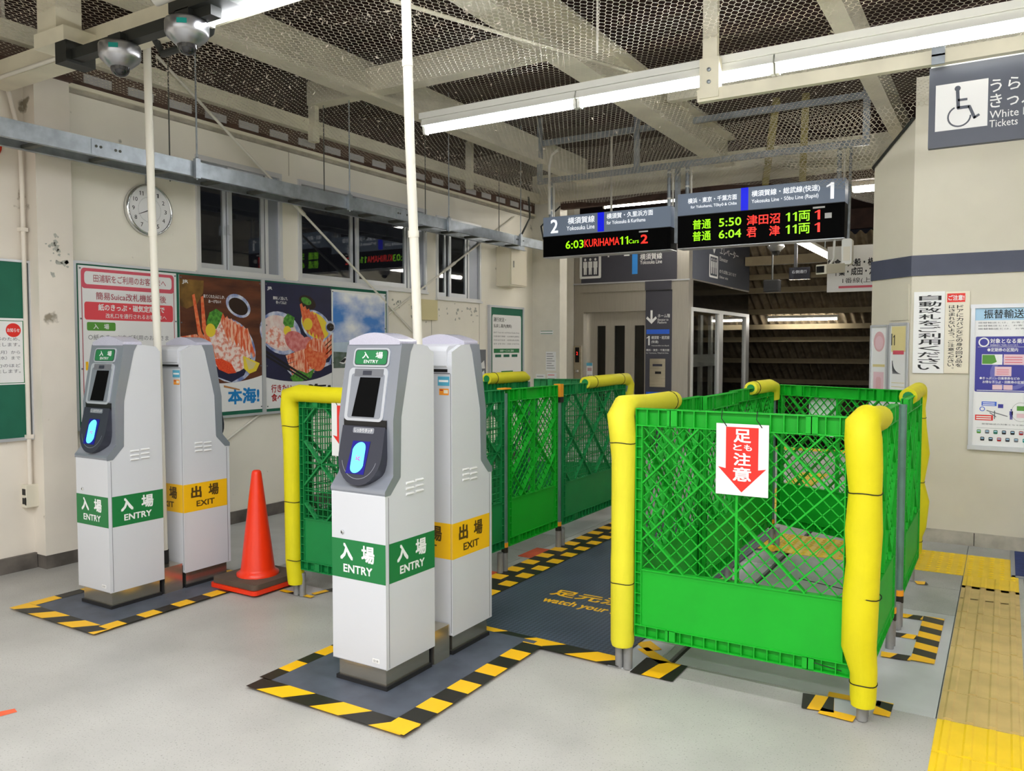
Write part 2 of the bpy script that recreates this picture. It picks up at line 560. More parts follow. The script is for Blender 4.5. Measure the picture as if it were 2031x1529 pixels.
# fascia with ventilation gaps, then the cream edge beam
fa = thing('fascia', kind='structure', loc=(-5.4, 6, 3.27))
MB().box(-5.5, -5.38, -4.0, 9.39, 3.215, 3.36, 'fascia_brown').build('fascia_board', fa)
for k in range(20):
    y = 3.24 + .325 * k
    if y < 9.2:
        MB().box(-5.385, -5.372, y, y + .2, 3.245, 3.305, 'vent_grey').build('vent', fa)
struct('beam', MB().box(-5.44, -5.31, -4.0, 9.39, 3.36, 3.475, 'beam_cream'))
for y in (5.28, 7.72):
    struct('beam_bracket', MB().box(-5.31, -5.25, y - .04, y + .04, 3.27, 3.40, 'beam_cream').box(-5.32, -5.24, y - .025, y + .025, 3.40, 3.8, 'beam_cream'))

# windows: aluminium sliding windows, night outside
def window(name, y0, y1, z0, z1, glass, meet, blank):
    w = thing(name, kind='structure', loc=(-5.42, (y0 + y1) / 2, z0))
    f = MB()
    x0, x1 = -5.52, -5.40
    f.box(x0, x1, y0, y0 + .03, z0, z1, 'alu_frame').box(x0, x1, y1 - .03, y1, z0, z1, 'alu_frame')
    f.box(x0, x1, y0 + .03, y1 - .03, z0, z0 + .03, 'alu_frame').box(x0, x1, y0 + .03, y1 - .03, z1 - .04, z1, 'alu_frame')
    f.box(x0, -5.385, y0 - .01, y1 + .01, z0 - .015, z0 + .006, 'alu_frame')
    f.build('window_frame', w)
    f = MB().box(-5.49, -5.425, blank[0], blank[1], z0 + .03, z1 - .04, 'alu_dark')
    f.box(-5.43, -5.418, blank[0], blank[0] + .03, z0 + .03, z1 - .04, 'alu_frame')
    f.build('side_panel', w)
    for i, (g0, g1) in enumerate(glass):
        xo = -5.47 if i == 0 else -5.44
        s = MB()
        b = .035
        s.box(xo - .012, xo + .012, g0 - b, g0, z0 + .03, z1 - .04, 'alu').box(xo - .012, xo + .012, g1, g1 + b, z0 + .03, z1 - .04, 'alu')
        s.box(xo - .012, xo + .012, g0, g1, z0 + .03, z0 + .075, 'alu').box(xo - .012, xo + .012, g0, g1, z1 - .075, z1 - .04, 'alu')
        so = s.build('sash', w)
        MB().box(xo - .003, xo + .003, g0, g1, z0 + .075, z1 - .075, 'glass').build('pane', so)
    MB().box(-5.43, -5.405, meet - .012, meet + .012, z0 + .32, z0 + .40, 'alu').build('latch', w)
window('window_1', W1[0], W1[1], W1[2], W1[3], ((4.19, 4.43), (4.50, 4.80)), 4.465, (4.84, 4.985))
window('window_2', W2[0], W2[1], W2[2], W2[3], ((5.26, 5.93), (6.02, 6.72)), 5.975, (6.76, 7.045))
window('window_3', W3[0], W3[1], W3[2], W3[3], ((7.30, 7.47), (7.56, 7.84)), 7.52, (7.88, 8.11))

# ================================================================== OFFICE (RIGHT), BACK, HIDDEN AND ADDED BOUNCE WALLS
C0, C1 = (-.615, 6.76), (-.93, 7.075)
off = MB().prism([C0, (4.0, 6.76), (4.0, 12.2), (C0[0], 12.2)], (0, 0, 0), X, Y, 0.1, 3.45, 'wall_office')
q = [C0, (C0[0], 12.2), (-.93, 12.2), C1]
zt = [3.15, 3.15, 2.88, 2.88]
off.add([(x, y, .1) for x, y in q] + [(x, y, z) for (x, y), z in zip(q, zt)], [(0, 1, 2, 3), (7, 6, 5, 4), (0, 4, 5, 1), (1, 5, 6, 2), (2, 6, 7, 3), (3, 7, 4, 0)], 'wall_office')
struct('wall_right', off)
def offset_poly(d):
    q = d * .4142
    return [(C0[0] - q, C0[1] - d), (4.0, C0[1] - d), (4.0, C0[1] + .05), (C0[0], C0[1] + .05), (C1[0] + .03, C1[1] + .03), (C1[0] + .03, 12.0), (C1[0] - d, 12.0), (C1[0] - d, C1[1] - q)]
struct('trim_4', MB().tube([(C0[0] - .01, C0[1] - .01, 3.155), (C1[0] - .01, C1[1] - .01, 2.885), (C1[0] - .01, 9.4, 2.885)], .012, 'black_bar', 6))
struct('trim_3', MB().prism(offset_poly(.012), (0, 0, 0), X, Y, 1.987, 2.138, 'navy_band'))
struct('baseboard_right', MB().prism(offset_poly(.006), (0, 0, 0), X, Y, 0, .1, 'skirting'))
for x in (-.17, .35, .9):
    struct('trim_joint', MB().box(x, x + .006, 6.7525, 6.756, 0.004, .098, 'joint'))
struct('wall_back', MB().box(-5.42, -5.005, 9.4, 9.6, 0, 3.35, 'office_white'))
struct('wall_end', MB().box(-7.2, -5.77, 11.3, 11.5, 0, 3.7, 'office_white').box(-7.4, -7.2, 9.4, 11.5, 0, 3.7, 'office_white').box(-7.2, -5.62, 9.4, 9.6, 0, 3.7, 'office_white'))
struct('bounce_wall_front', MB().box(-5.7, 4.0, -4.2, -4.0, 0, 4.2, 'wall_cream'))  # added unseen wall behind the camera, closing the hall for bounce light
struct('bounce_wall_side', MB().box(4.0, 4.2, -4.2, 6.76, 0, 4.2, 'wall_cream'))  # added unseen wall out of frame, throws light back into the hall
struct('beam_lintel', MB().box(-5.42, -.7, 9.4, 9.52, 3.35, 3.72, 'beam_cream'))
struct('beam_board', MB().box(-5.0, -.93, 9.41, 9.5, 3.255, 3.35, 'fascia_brown'))

# ================================================================== ROOF
rf = thing('ceiling', kind='structure', loc=(0, 0, 4.1))
MB().box(-5.7, 4.0, -4.0, 9.6, 4.12, 4.2, 'deck_brown').build('roof_deck', rf)
for k in range(20):
    y = -3.2 + .62 * k
    MB().box(-5.6, 4.0, y, y + .06, 4.03, 4.12, 'deck_brown').build('rafter', rf)
MB().box(-7.4, -.7, 9.6, 14.4, 3.72, 3.8, 'deck_brown').build('passage_deck', rf)
struct('wall_upper', MB().box(-5.7, -5.5, -4.0, 9.6, 3.3, 4.12, 'deck_brown').box(-5.7, 4.0, 9.52, 9.6, 3.72, 4.12, 'deck_brown'))
struct('beam_long', MB().box(-2.93, -2.72, -4, 9.4, 3.55, 3.58, 'beam_cream').box(-2.84, -2.81, -4, 9.4, 3.58, 3.85, 'beam_cream').box(-2.93, -2.72, -4, 9.4, 3.85, 3.88, 'beam_cream'))
struct('beam_long', MB().box(-1.03, -.90, -4, 9.4, 3.55, 3.78, 'beam_cream'))
struct('beam_long', MB().box(-4.72, -4.56, -4, 9.4, 3.55, 3.60, 'beam_cream').box(-4.66, -4.62, -4, 9.4, 3.6, 3.85, 'beam_cream'))
struct('beam_cross', MB().box(-5.3, -2.9, 5.22, 5.36, 3.58, 3.78, 'beam_cream'))
struct('beam_cross', MB().box(-2.72, 3.9, 7.2, 7.28, 3.72, 3.82, 'beam_cream'))
struct('beam_cross', MB().box(-5.4, -2.6, 2.62, 2.76, 3.06, 3.18, 'beam_cream'))
b = MB().box(-4.50, -4.32, 2.46, 2.60, 3.13, 4.1, 'beam_cream').box(-4.50, -4.22, 2.44, 2.62, 3.05, 3.13, 'beam_cream')
b.bar((-4.41, 2.53, 3.45), (-4.0, 2.0, 4.05), .13, .13, 'beam_olive')
struct('beam_post', b)
for (a, c) in (((-2.92, 3.51, 3.35), (-2.05, 5.80, 3.35)), ((-4.6, 2.6, 3.45), (-4.0, 1.2, 4.0))):
    struct('beam_tie_rod', MB().tube([a, c], .012, 'beam_cream', 6))
struct('beam_strut', MB().bar((-2.0, 8.3, 3.9), (-2.35, 9.3, 3.3), .07, .07, 'beam_olive').bar((-1.72, 8.3, 3.9), (-1.95, 9.3, 3.3), .07, .07, 'beam_olive'))

# bird netting: hexagonal wire mesh, woven edge by edge
def netting(x0, x1, y0, y1, dz, label):
    p, amp, leg = .038, .0095, .019          # cell width, half zig height, straight leg
    nx, ny = int((x1 - x0) / (p / 2)), int((y1 - y0) / (2 * amp + leg))
    w = .0017
    I = np.arange(nx + 1)
    segs = []
    for j in range(ny):
        yb = y0 + j * (2 * amp + leg)
        px = x0 + I * p / 2 + (0 if j % 2 == 0 else p / 2)
        py = yb + np.where(I % 2 == 0, 0, 2 * amp)
        a = np.stack([px[:-1], py[:-1]], 1); b = np.stack([px[1:], py[1:]], 1)
        segs.append(np.concatenate([a, b], 1))
        up = I % 2 == 1
        a = np.stack([px[up], py[up]], 1); b = a + np.array([0, leg])
        segs.append(np.concatenate([a, b], 1))
    S = np.concatenate(segs)
    a, b = S[:, :2], S[:, 2:]
    # keep out of the office corner
    mid = (a + b) / 2
    keep = ~((mid[:, 1] > 6.74) & (mid[:, 0] > -.64)) & ~((mid[:, 1] > 7.3) & (mid[:, 0] > -.95))
    keep &= (mid[:, 0] > -5.35) & (mid[:, 0] < x1)
    a, b = a[keep], b[keep]
    d = b - a
    n = np.stack([-d[:, 1], d[:, 0]], 1); n /= np.linalg.norm(n, axis=1)[:, None]
    def h(q):
        x, y = q[:, 0], q[:, 1]
        z = 3.255 + dz + .018 * np.sin(x * 2.1 + y * .7) + .014 * np.sin(y * 3.1 - x * 1.3) + .006 * np.sin(x * 9 + 1) * np.sin(y * 8)
        z += .06 * np.clip((y - 7.6) / 1.7, 0, 1)
        z -= .36 * np.clip((y - 6.7) / .9, 0, 1) * np.clip((x + 2.1) / 1.0, 0, 1)
        if dz: z -= .10 * np.clip((y - y0) / .8, 0, 1) * np.clip((y1 - y) / .8, 0, 1) * (1 + .5 * np.sin(x * 3.3 + y))
        return z
    q = [a + n * w, b + n * w, b - n * w, a - n * w]
    V = np.stack([np.concatenate([k, h(k)[:, None]], 1) for k in q], 1).reshape(-1, 3)
    m = len(a)
    me = bpy.data.meshes.new('bird_netting')
    me.vertices.add(4 * m); me.loops.add(4 * m); me.polygons.add(m)
    me.vertices.foreach_set('co', V.astype(np.float32).ravel())
    me.loops.foreach_set('vertex_index', np.arange(4 * m, dtype=np.int32))
    me.polygons.foreach_set('loop_start', np.arange(0, 4 * m, 4, dtype=np.int32))
    me.update(calc_edges=True)
    me.materials.append(M['net'])
    o = bpy.data.objects.new('bird_netting', me)
    scene.collection.objects.link(o)
    tag(o, label, kind='stuff')
    return h
def scatter_lint(h):
    # lint and dead leaves caught in it
    rng = np.random.default_rng(3)
    N = 20000
    cx = rng.uniform(-5.2, .6, N); cy = rng.uniform(2.2, 9.2, N)
    band = np.exp(-((cy - (3.5 + .25 * np.sin(cx * 2))) / .22) ** 2) * (cx < -2.2) + np.exp(-((cy - 8.1 - .15 * np.sin(cx * 3)) / .35) ** 2) + np.exp(-((cx + 4.6) / .3) ** 2) * .3 + .05
    ok = rng.uniform(0, 1, N) < band
    ok &= ~((cy > 6.4) & (cx > -1.0))
    cx, cy = cx[ok], cy[ok]
    N = len(cx)
    c = np.stack([cx, cy, h(np.stack([cx, cy], 1)) + rng.uniform(.0, .012, N)], 1)
    u = rng.normal(size=(N, 3)); u /= np.linalg.norm(u, axis=1)[:, None]
    v = np.cross(u, rng.normal(size=(N, 3))); v /= np.linalg.norm(v, axis=1)[:, None]
    s1 = rng.uniform(.004, .02, N)[:, None]; s2 = rng.uniform(.0015, .006, N)[:, None]
    V = np.stack([c + u * s1, c + v * s2, c - u * s1, c - v * s2], 1).reshape(-1, 3)
    me = bpy.data.meshes.new('lint')
    me.vertices.add(4 * N); me.loops.add(4 * N); me.polygons.add(N)
    me.vertices.foreach_set('co', V.astype(np.float32).ravel())
    me.loops.foreach_set('vertex_index', np.arange(4 * N, dtype=np.int32))
    me.polygons.foreach_set('loop_start', np.arange(0, 4 * N, 4, dtype=np.int32))
    me.update(calc_edges=True)
    me.materials.append(M['lint'])
    o = bpy.data.objects.new('lint', me)
    scene.collection.objects.link(o)
    tag(o, 'pale lint and leaf litter caught on top of the bird netting', kind='stuff')
h0 = netting(-5.40, 1.05, 1.9, 9.36, 0.0, 'fine hexagonal wire bird netting stretched under the roof beams')
netting(-5.0, -.9, 6.5, 9.3, -.012, 'slack second fold of wire netting bunched above the departure boards')
scatter_lint(h0)

# galvanised strut frame above the boards
sf = thing('strut_gantry', 'galvanised strut frame above the netting that carries the departure boards', 'frame', (-2.9, 8.2, 3.3))
MB().box(-4.63, -1.13, 8.18, 8.22, 3.76, 3.82, 'galv').build('upper_rail', sf)
MB().box(-4.63, -1.13, 8.18, 8.22, 3.33, 3.39, 'galv').build('lower_rail', sf)
for x in (-4.61, -3.42, -1.15):
    MB().box(x - .03, x + .03, 8.15, 8.18, 3.32, 4.1, 'galv').build('upright', sf)

# ================================================================== LAMPS
def lamp(x0, x1, y, z, label, group, m='tube', along='x', r=.02, drop=.055, far=0):
    t = thing('fluorescent_lamp', label, 'lamp', ((x0 + x1) / 2, y, z + drop) if along == 'x' else (y, (x0 + x1) / 2, z + drop), group)
    P = (lambda a, b, c: (a, y + b, c)) if along == 'x' else (lambda a, b, c: (y + b, a, c))
    MB().prism([(-.05, 0), (.05, 0), (.035, .05), (-.035, .05)], P(x0, 0, z + .03), Y if along == 'x' else -X, Z, 0, x1 - x0, 'lamp_white').build('housing', t)
    MB().tube([P(x0 + .02, 0, z), P(x1 - .02, 0, z)], r, m, 10).build('lamp_tube', t)
    for a in (x0, x1 - .02):
        MB().prism([(-.02, -.025), (.02, -.025), (.03, .03), (-.03, .03)], P(a, 0, z), Y if along == 'x' else -X, Z, 0, .02, 'lamp_white').build('end_cap', t)
    if far:
        for q in (.15, .85):
            a = x0 + (x1 - x0) * q
            MB().tube([P(a, 0, z + .075), P(a, 0, far)], .008, 'galv', 6).build('hanger', t)
    return t
for k in range(5):
    lamp(-3.68 + 1.26 * k, -3.68 + 1.26 * k + 1.25, 4.80, 3.035, ['tube lamp at the free end of the long row over the ticket readers', 'second tube lamp from the free end of the long row', 'tube lamp right of the cream drop post on the long row', 'tube lamp above the hanging wheelchair sign', 'tube lamp outside the picture beyond the wheelchair sign'][k], 'long row of tube lamps')
for k in range(5):
    lamp(-3.28 + 1.26 * k, -3.28 + 1.26 * k + 1.25, 2.60, 3.0, ['tube lamp beside the two dome cameras', 'tube lamp second along from the dome cameras', 'tube lamp third along from the dome cameras', 'tube lamp fourth along from the dome cameras', 'tube lamp fifth along from the dome cameras'][k], 'upper row of tube lamps')
lamp(-4.66, -3.4, 10.0, 3.34, 'tube lamp behind the platform 2 departure board', None, 'tube_far', far=3.73)
lamp(-3.35, -2.1, 10.0, 3.34, 'tube lamp hidden behind the platform 1 departure board', None, 'tube_far', far=3.73)
lamp(9.9, 12.4, -2.2, 2.75, 'tube lamp running towards the stairs under the platform 1 departure board', None, 'tube_far', along='y', r=.03, far=3.73)
lamp(-4.05, -2.73, 16.34, 2.0, 'tube lamp hanging low under the corrugated stair roof', None, 'tube_far', r=.018)
lamp(-1.5, -1.13, 9.7, 3.2, 'short round-ended lamp beyond the office corner', None, 'tube_far', r=.035, far=3.73)
# cream rail that carries the lamp row
rail = thing('lamp_rail', 'long cream steel rail under the lamp row with a bolted drop post', 'rail', (-1.55, 4.86, 2.95))
MB().box(-1.59, 3.9, 4.70, 4.745, 2.895, 2.965, 'beam_cream').build('channel', rail)
MB().box(-3.7, 3.9, 4.755, 4.845, 3.117, 3.16, 'lamp_white').build('upper_channel', rail)
p = MB().box(-1.56, -1.475, 4.70, 4.74, 2.965, 4.1, 'beam_cream').build('drop_post', rail)
b = MB().box(-1.575, -1.46, 4.69, 4.75, 2.91, 3.14, 'beam_cream').build('bracket', rail)
for z in (3.0, 3.07):
    MB().lathe([(.012, 0), (.012, .008), (0, .008)], (-1.517, 4.69, z), 'galv', 8, axis=-Y).build('bolt', b)

# ================================================================== LIFT
EY, EX = 11.3, -3.92
el = thing('elevator', 'stainless steel elevator with slate sign band and a glazed side', 'elevator', (-4.8, EY, 0))
e = MB().box(-5.76, -5.615, EY, EY + .2, 0, 3.3, 'brushed').box(-4.57, EX, EY, EY + .2, 0, 2.43, 'brushed').box(-5.615, -4.57, EY, EY + .2, 2.0, 2.43, 'brushed')
e.box(-5.615, EX, EY + .01, EY + .2, 2.43, 3.3, 'brushed')
e.box(-5.615, -5.60, EY + .0, EY + .18, 0, 2.0, 'brushed')
e.build('front_panel', el)
MB().box(-5.62, -4.17, EY - .03, EY, 2.30, 2.40, 'brushed').build('light_ledge', el)
MB().box(-5.77, -3.90, EY - .02, EY, 2.425, 2.445, 'alu').build('ledge_trim', el)
dr = MB()
wins = ((-5.42, -5.28), (-5.13, -4.96), (-4.80, -4.64))
xs_ = [-5.6] + [v for w in wins for v in w] + [-4.57]
for k in range(0, len(xs_), 2):
    dr.box(xs_[k], xs_[k + 1], EY + .12, EY + .15, 0, 2.0, 'brushed')
for a, c in wins:
    dr.box(a, c, EY + .12, EY + .15, 0, .45, 'brushed').box(a, c, EY + .12, EY + .15, 1.79, 2.0, 'brushed')
d = dr.build('door', el)
for a, c in wins:
    MB().box(a, c, EY + .13, EY + .14, .45, 1.79, 'glass').build('pane', d)
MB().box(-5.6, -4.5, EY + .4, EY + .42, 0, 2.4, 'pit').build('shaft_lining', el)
# sign band, front
o0 = (0, EY - .005, 0)
s = MB().box(-5.64, -4.10, EY - .004, EY + .01, 2.445, 3.2, 'sign_dark')
s.flat(rrect(-5.666, -5.302, 2.515, 2.895, .02), o0, X, Z, .001, 'white_ink').flat(rrect(-5.625, -5.343, 2.55, 2.86, .005), o0, X, Z, .002, 'sign_dark')
def person(s, cx, z0, hgt, o, r, u, d, m):
    w = hgt * .14
    s.flat(ell(cx, z0 + hgt * .92, hgt * .075, hgt * .085, 12), o, r, u, d, m)
    s.flat([(cx - w, z0 + hgt * .8), (cx + w, z0 + hgt * .8), (cx + w, z0 + hgt * .42), (cx + w * .75, z0 + hgt * .42), (cx + w * .7, z0), (cx + w * .12, z0), (cx, z0 + hgt * .38), (cx - w * .12, z0), (cx - w * .7, z0), (cx - w * .75, z0 + hgt * .42), (cx - w, z0 + hgt * .42)], o, r, u, d, m)
for k in range(3): person(s, -5.57 + .086 * k, 2.575, .25, o0, X, Z, .003, 'white_ink')
s.text('1・2', o0, X, Z, -5.193, -4.836, 2.825, 3.02, .001, 'white_ink', .02)
s.rect(-4.794, -4.707, 2.55, 3.05, o0, X, Z, .001, 'sign_sky')
s.text('横須賀線', o0, X, Z, -4.667, -4.324, 2.752, 2.842, .001, 'white_ink', .015)
s.text('Yokosuka Line', o0, X, Z, -4.667, -4.326, 2.688, 2.745, .001, 'white_ink', .01)
s.text('横須賀線・総武線(快速)', o0, X, Z, -4.667, -4.15, 2.93, 3.0, .001, 'white_ink', .01)
s.build('sign_band', el)
# dark column with platform lettering
s = MB().box(-4.575, -4.165, EY - .006, EY, 0, 2.30, 'sign_dark').box(-4.575, -4.165, EY - .034, EY - .03, 2.30, 2.43, 'sign_dark')
o1 = (0, EY - .007, 0)
s.flat([(-4.497, 2.005), (-4.464, 2.005), (-4.464, 1.87), (-4.415, 1.915), (-4.397, 1.885), (-4.48, 1.804), (-4.564, 1.885), (-4.546, 1.915), (-4.497, 1.87)], o1, X, Z, 0, 'white_ink')
s.text('ホーム階', o1, X, Z, -4.382, -4.194, 1.893, 1.948, 0, 'white_ink', .01)
s.text('Elevator to', o1, X, Z, -4.384, -4.218, 1.848, 1.880, 0, 'white_ink', .006)
s.text('Platform', o1, X, Z, -4.384, -4.247, 1.808, 1.840, 0, 'white_ink', .006)
s.rect(-4.558, -4.200, 1.655, 1.722, o1, X, Z, 0, 'sign_mid_blue')
s.text('1', o1, X, Z, -4.555, -4.505, 1.489, 1.627, 0, 'white_ink', .02)
s.text('横須賀・総武線', o1, X, Z, -4.481, -4.20, 1.578, 1.626, 0, 'white_ink', .01)
s.text('(快速)', o1, X, Z, -4.481, -4.37, 1.514, 1.561, 0, 'white_ink', .01)
s.text('Yokosuka-Sōbu Line (Rapid)', o1, X, Z, -4.48, -4.207, 1.470, 1.494, 0, 'white_ink')
s.text('横浜・東京・千葉方面', o1, X, Z, -4.559, -4.201, 1.401, 1.436, 0, 'white_ink', .01)
s.text('for Yokohama, Tōkyō & Chiba', o1, X, Z, -4.559, -4.214, 1.360, 1.385, 0, 'white_ink')
s.rect(-4.562, -4.208, .755, .80, o1, X, Z, 0, 'sign_mid_blue')
s.build('platform_column', el)
cp = MB().box(-4.50, -4.258, EY - .014, EY - .007, .874, 1.291, 'steel').build('steel_plate', el)
MB().box(-4.454, -4.306, EY - .016, EY - .014, 1.179, 1.213, 'kiosk_dark').box(-4.415, -4.322, EY - .016, EY - .014, 1.067, 1.104, 'black').build('slot', cp)
cp = MB().box(-5.757, -5.632, EY - .02, EY, .92, 1.48, 'steel').build('call_panel', el)
s = MB().box(-5.733, -5.662, EY - .022, EY - .02, 1.225, 1.459, 'screen')
s.text('2', (0, EY - .0225, 0), X, Z, -5.712, -5.684, 1.34, 1.39, 0, 'led_red', .02)
s.build('floor_display', cp)
MB().lathe([(.026, 0), (.026, .008), (0, .008)], (-5.70, EY - .02, 1.09), 'chrome', 12, axis=-Y).build('call_button', cp)
s = MB().box(-5.598, -5.50, EY + .112, EY + .12, .966, 1.218, 'paper').box(-5.598, -5.50, EY + .110, EY + .112, 1.17, 1.218, 'sticker_blue')
for k in range(3): s.box(-5.575 + .024 * k, -5.565 + .024 * k, EY + .110, EY + .112, 1.09, 1.14, 'p_darkred').box(-5.575 + .024 * k, -5.565 + .024 * k, EY + .110, EY + .112, .99, 1.03, 'ink_grey')
s.build('notice', el)
# side face
sd = MB().box(EX - .2, EX, EY + .2, 14.5, 2.44, 3.3, 'brushed')
sd.build('side_panel', el)
s = MB().box(EX - .05, EX + .003, EY + .16, 14.5, 2.46, 3.25, 'sign_slate')
o2 = (EX + .004, 0, 0)
s.flat(rrect(12.224, 12.663, 2.54, 2.89, .02), o2, Y, Z, 0, 'white_ink').flat(rrect(12.27, 12.617, 2.57, 2.86, .01), o2, Y, Z, .001, 'sign_slate')
for k in range(3): person(s, 12.34 + .105 * k, 2.60, .24, o2, Y, Z, .002, 'white_ink')
s.flat([(12.35, 3.03), (12.566, 3.03), (12.458, 2.915)], o2, Y, Z, 0, 'white_ink')
s.text('エレベーター', o2, Y, Z, 12.753, 13.794, 2.94, 3.06, 0, 'white_ink', .015)
s.text('Elevator', o2, Y, Z, 12.743, 13.18, 2.835, 2.90, 0, 'white_ink', .01)
s.text('のりば側にあります', o2, Y, Z, 12.74, 13.672, 2.64, 2.70, 0, 'white_ink', .012)
s.text('Other side', o2, Y, Z, 12.74, 13.2, 2.56, 2.60, 0, 'white_ink', .005)
s.build('side_sign', el)
MB().box(EX - .05, EX - .01, EY + .14, 14.5, 2.04, 2.44, 'screen').build('dark_panel', el)
s = MB().box(EX - .06, EX + .01, EY + .12, 14.5, 1.99, 2.045, 'alu_frame').box(EX - .06, EX + .01, EY + .12, EY + .2, 0, 1.99, 'alu_frame')
s.box(EX - .06, EX + .01, 12.75, 12.95, 0, 1.99, 'alu_frame').box(EX - .06, EX + .01, 14.3, 14.5, 0, 1.99, 'alu_frame')
s.build('side_frame', el)
for a, c in ((EY + .2, 12.75), (12.95, 14.3)):
    MB().box(EX - .035, EX - .025, a, c, 0, 1.99, 'glass').build('side_pane', el)
s = MB()
for y in (11.65, 13.2, 13.75): s.box(EX - .5, EX - .45, y, y + .12, 0, 2.0, 'lamp_white')
s.box(EX - .55, EX - .42, 11.5, 14.3, 1.14, 1.34, 'lamp_white')
s.build('shaft_frame', el)
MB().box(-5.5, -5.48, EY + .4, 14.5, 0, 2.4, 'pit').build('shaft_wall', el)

# ================================================================== STAIR ROOF BEYOND THE LIFT
st = MB()
nx = 300
xs2 = [-5.6 + 5.3 * k / nx for k in range(nx + 1)]
def zr(y): return 3.11 - .577 * (y - 14.6)
for y0, y1 in ((14.35, 16.5), (16.5, 18.6), (18.6, 22.5)):
    vs = []
    for x in xs2:
        c = .032 * math.cos(x * 2 * math.pi / .16)
        vs += [(x, y0, zr(y0) + .09 + c), (x, y1, zr(y1) + .09 + c)]
    st.add(vs, [(2 * k, 2 * k + 1, 2 * k + 3, 2 * k + 2) for k in range(nx)], 'slate_roof')
struct('roof_stairs', st)
for t in (.12, .59, .97, 1.615, 2.11, 2.54, 3.32, 4.14, 5.3, 6.6):
    y = 14.6 + t
    struct('beam_purlin', MB().box(-5.6, -.6, y - .05, y + .05, zr(y) - .07, zr(y) + .03, 'purlin'))
struct('beam_passage', MB().box(-3.9, -.93, 14.15, 14.28, 2.87, 3.02, 'purlin'))
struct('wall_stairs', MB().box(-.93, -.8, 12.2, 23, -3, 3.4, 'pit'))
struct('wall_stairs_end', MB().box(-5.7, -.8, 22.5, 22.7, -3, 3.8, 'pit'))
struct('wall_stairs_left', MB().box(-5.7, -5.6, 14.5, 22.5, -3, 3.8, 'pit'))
struct('wall_passage_top', MB().box(-5.7, -.8, 14.3, 14.4, 3.4, 3.8, 'deck_brown'))
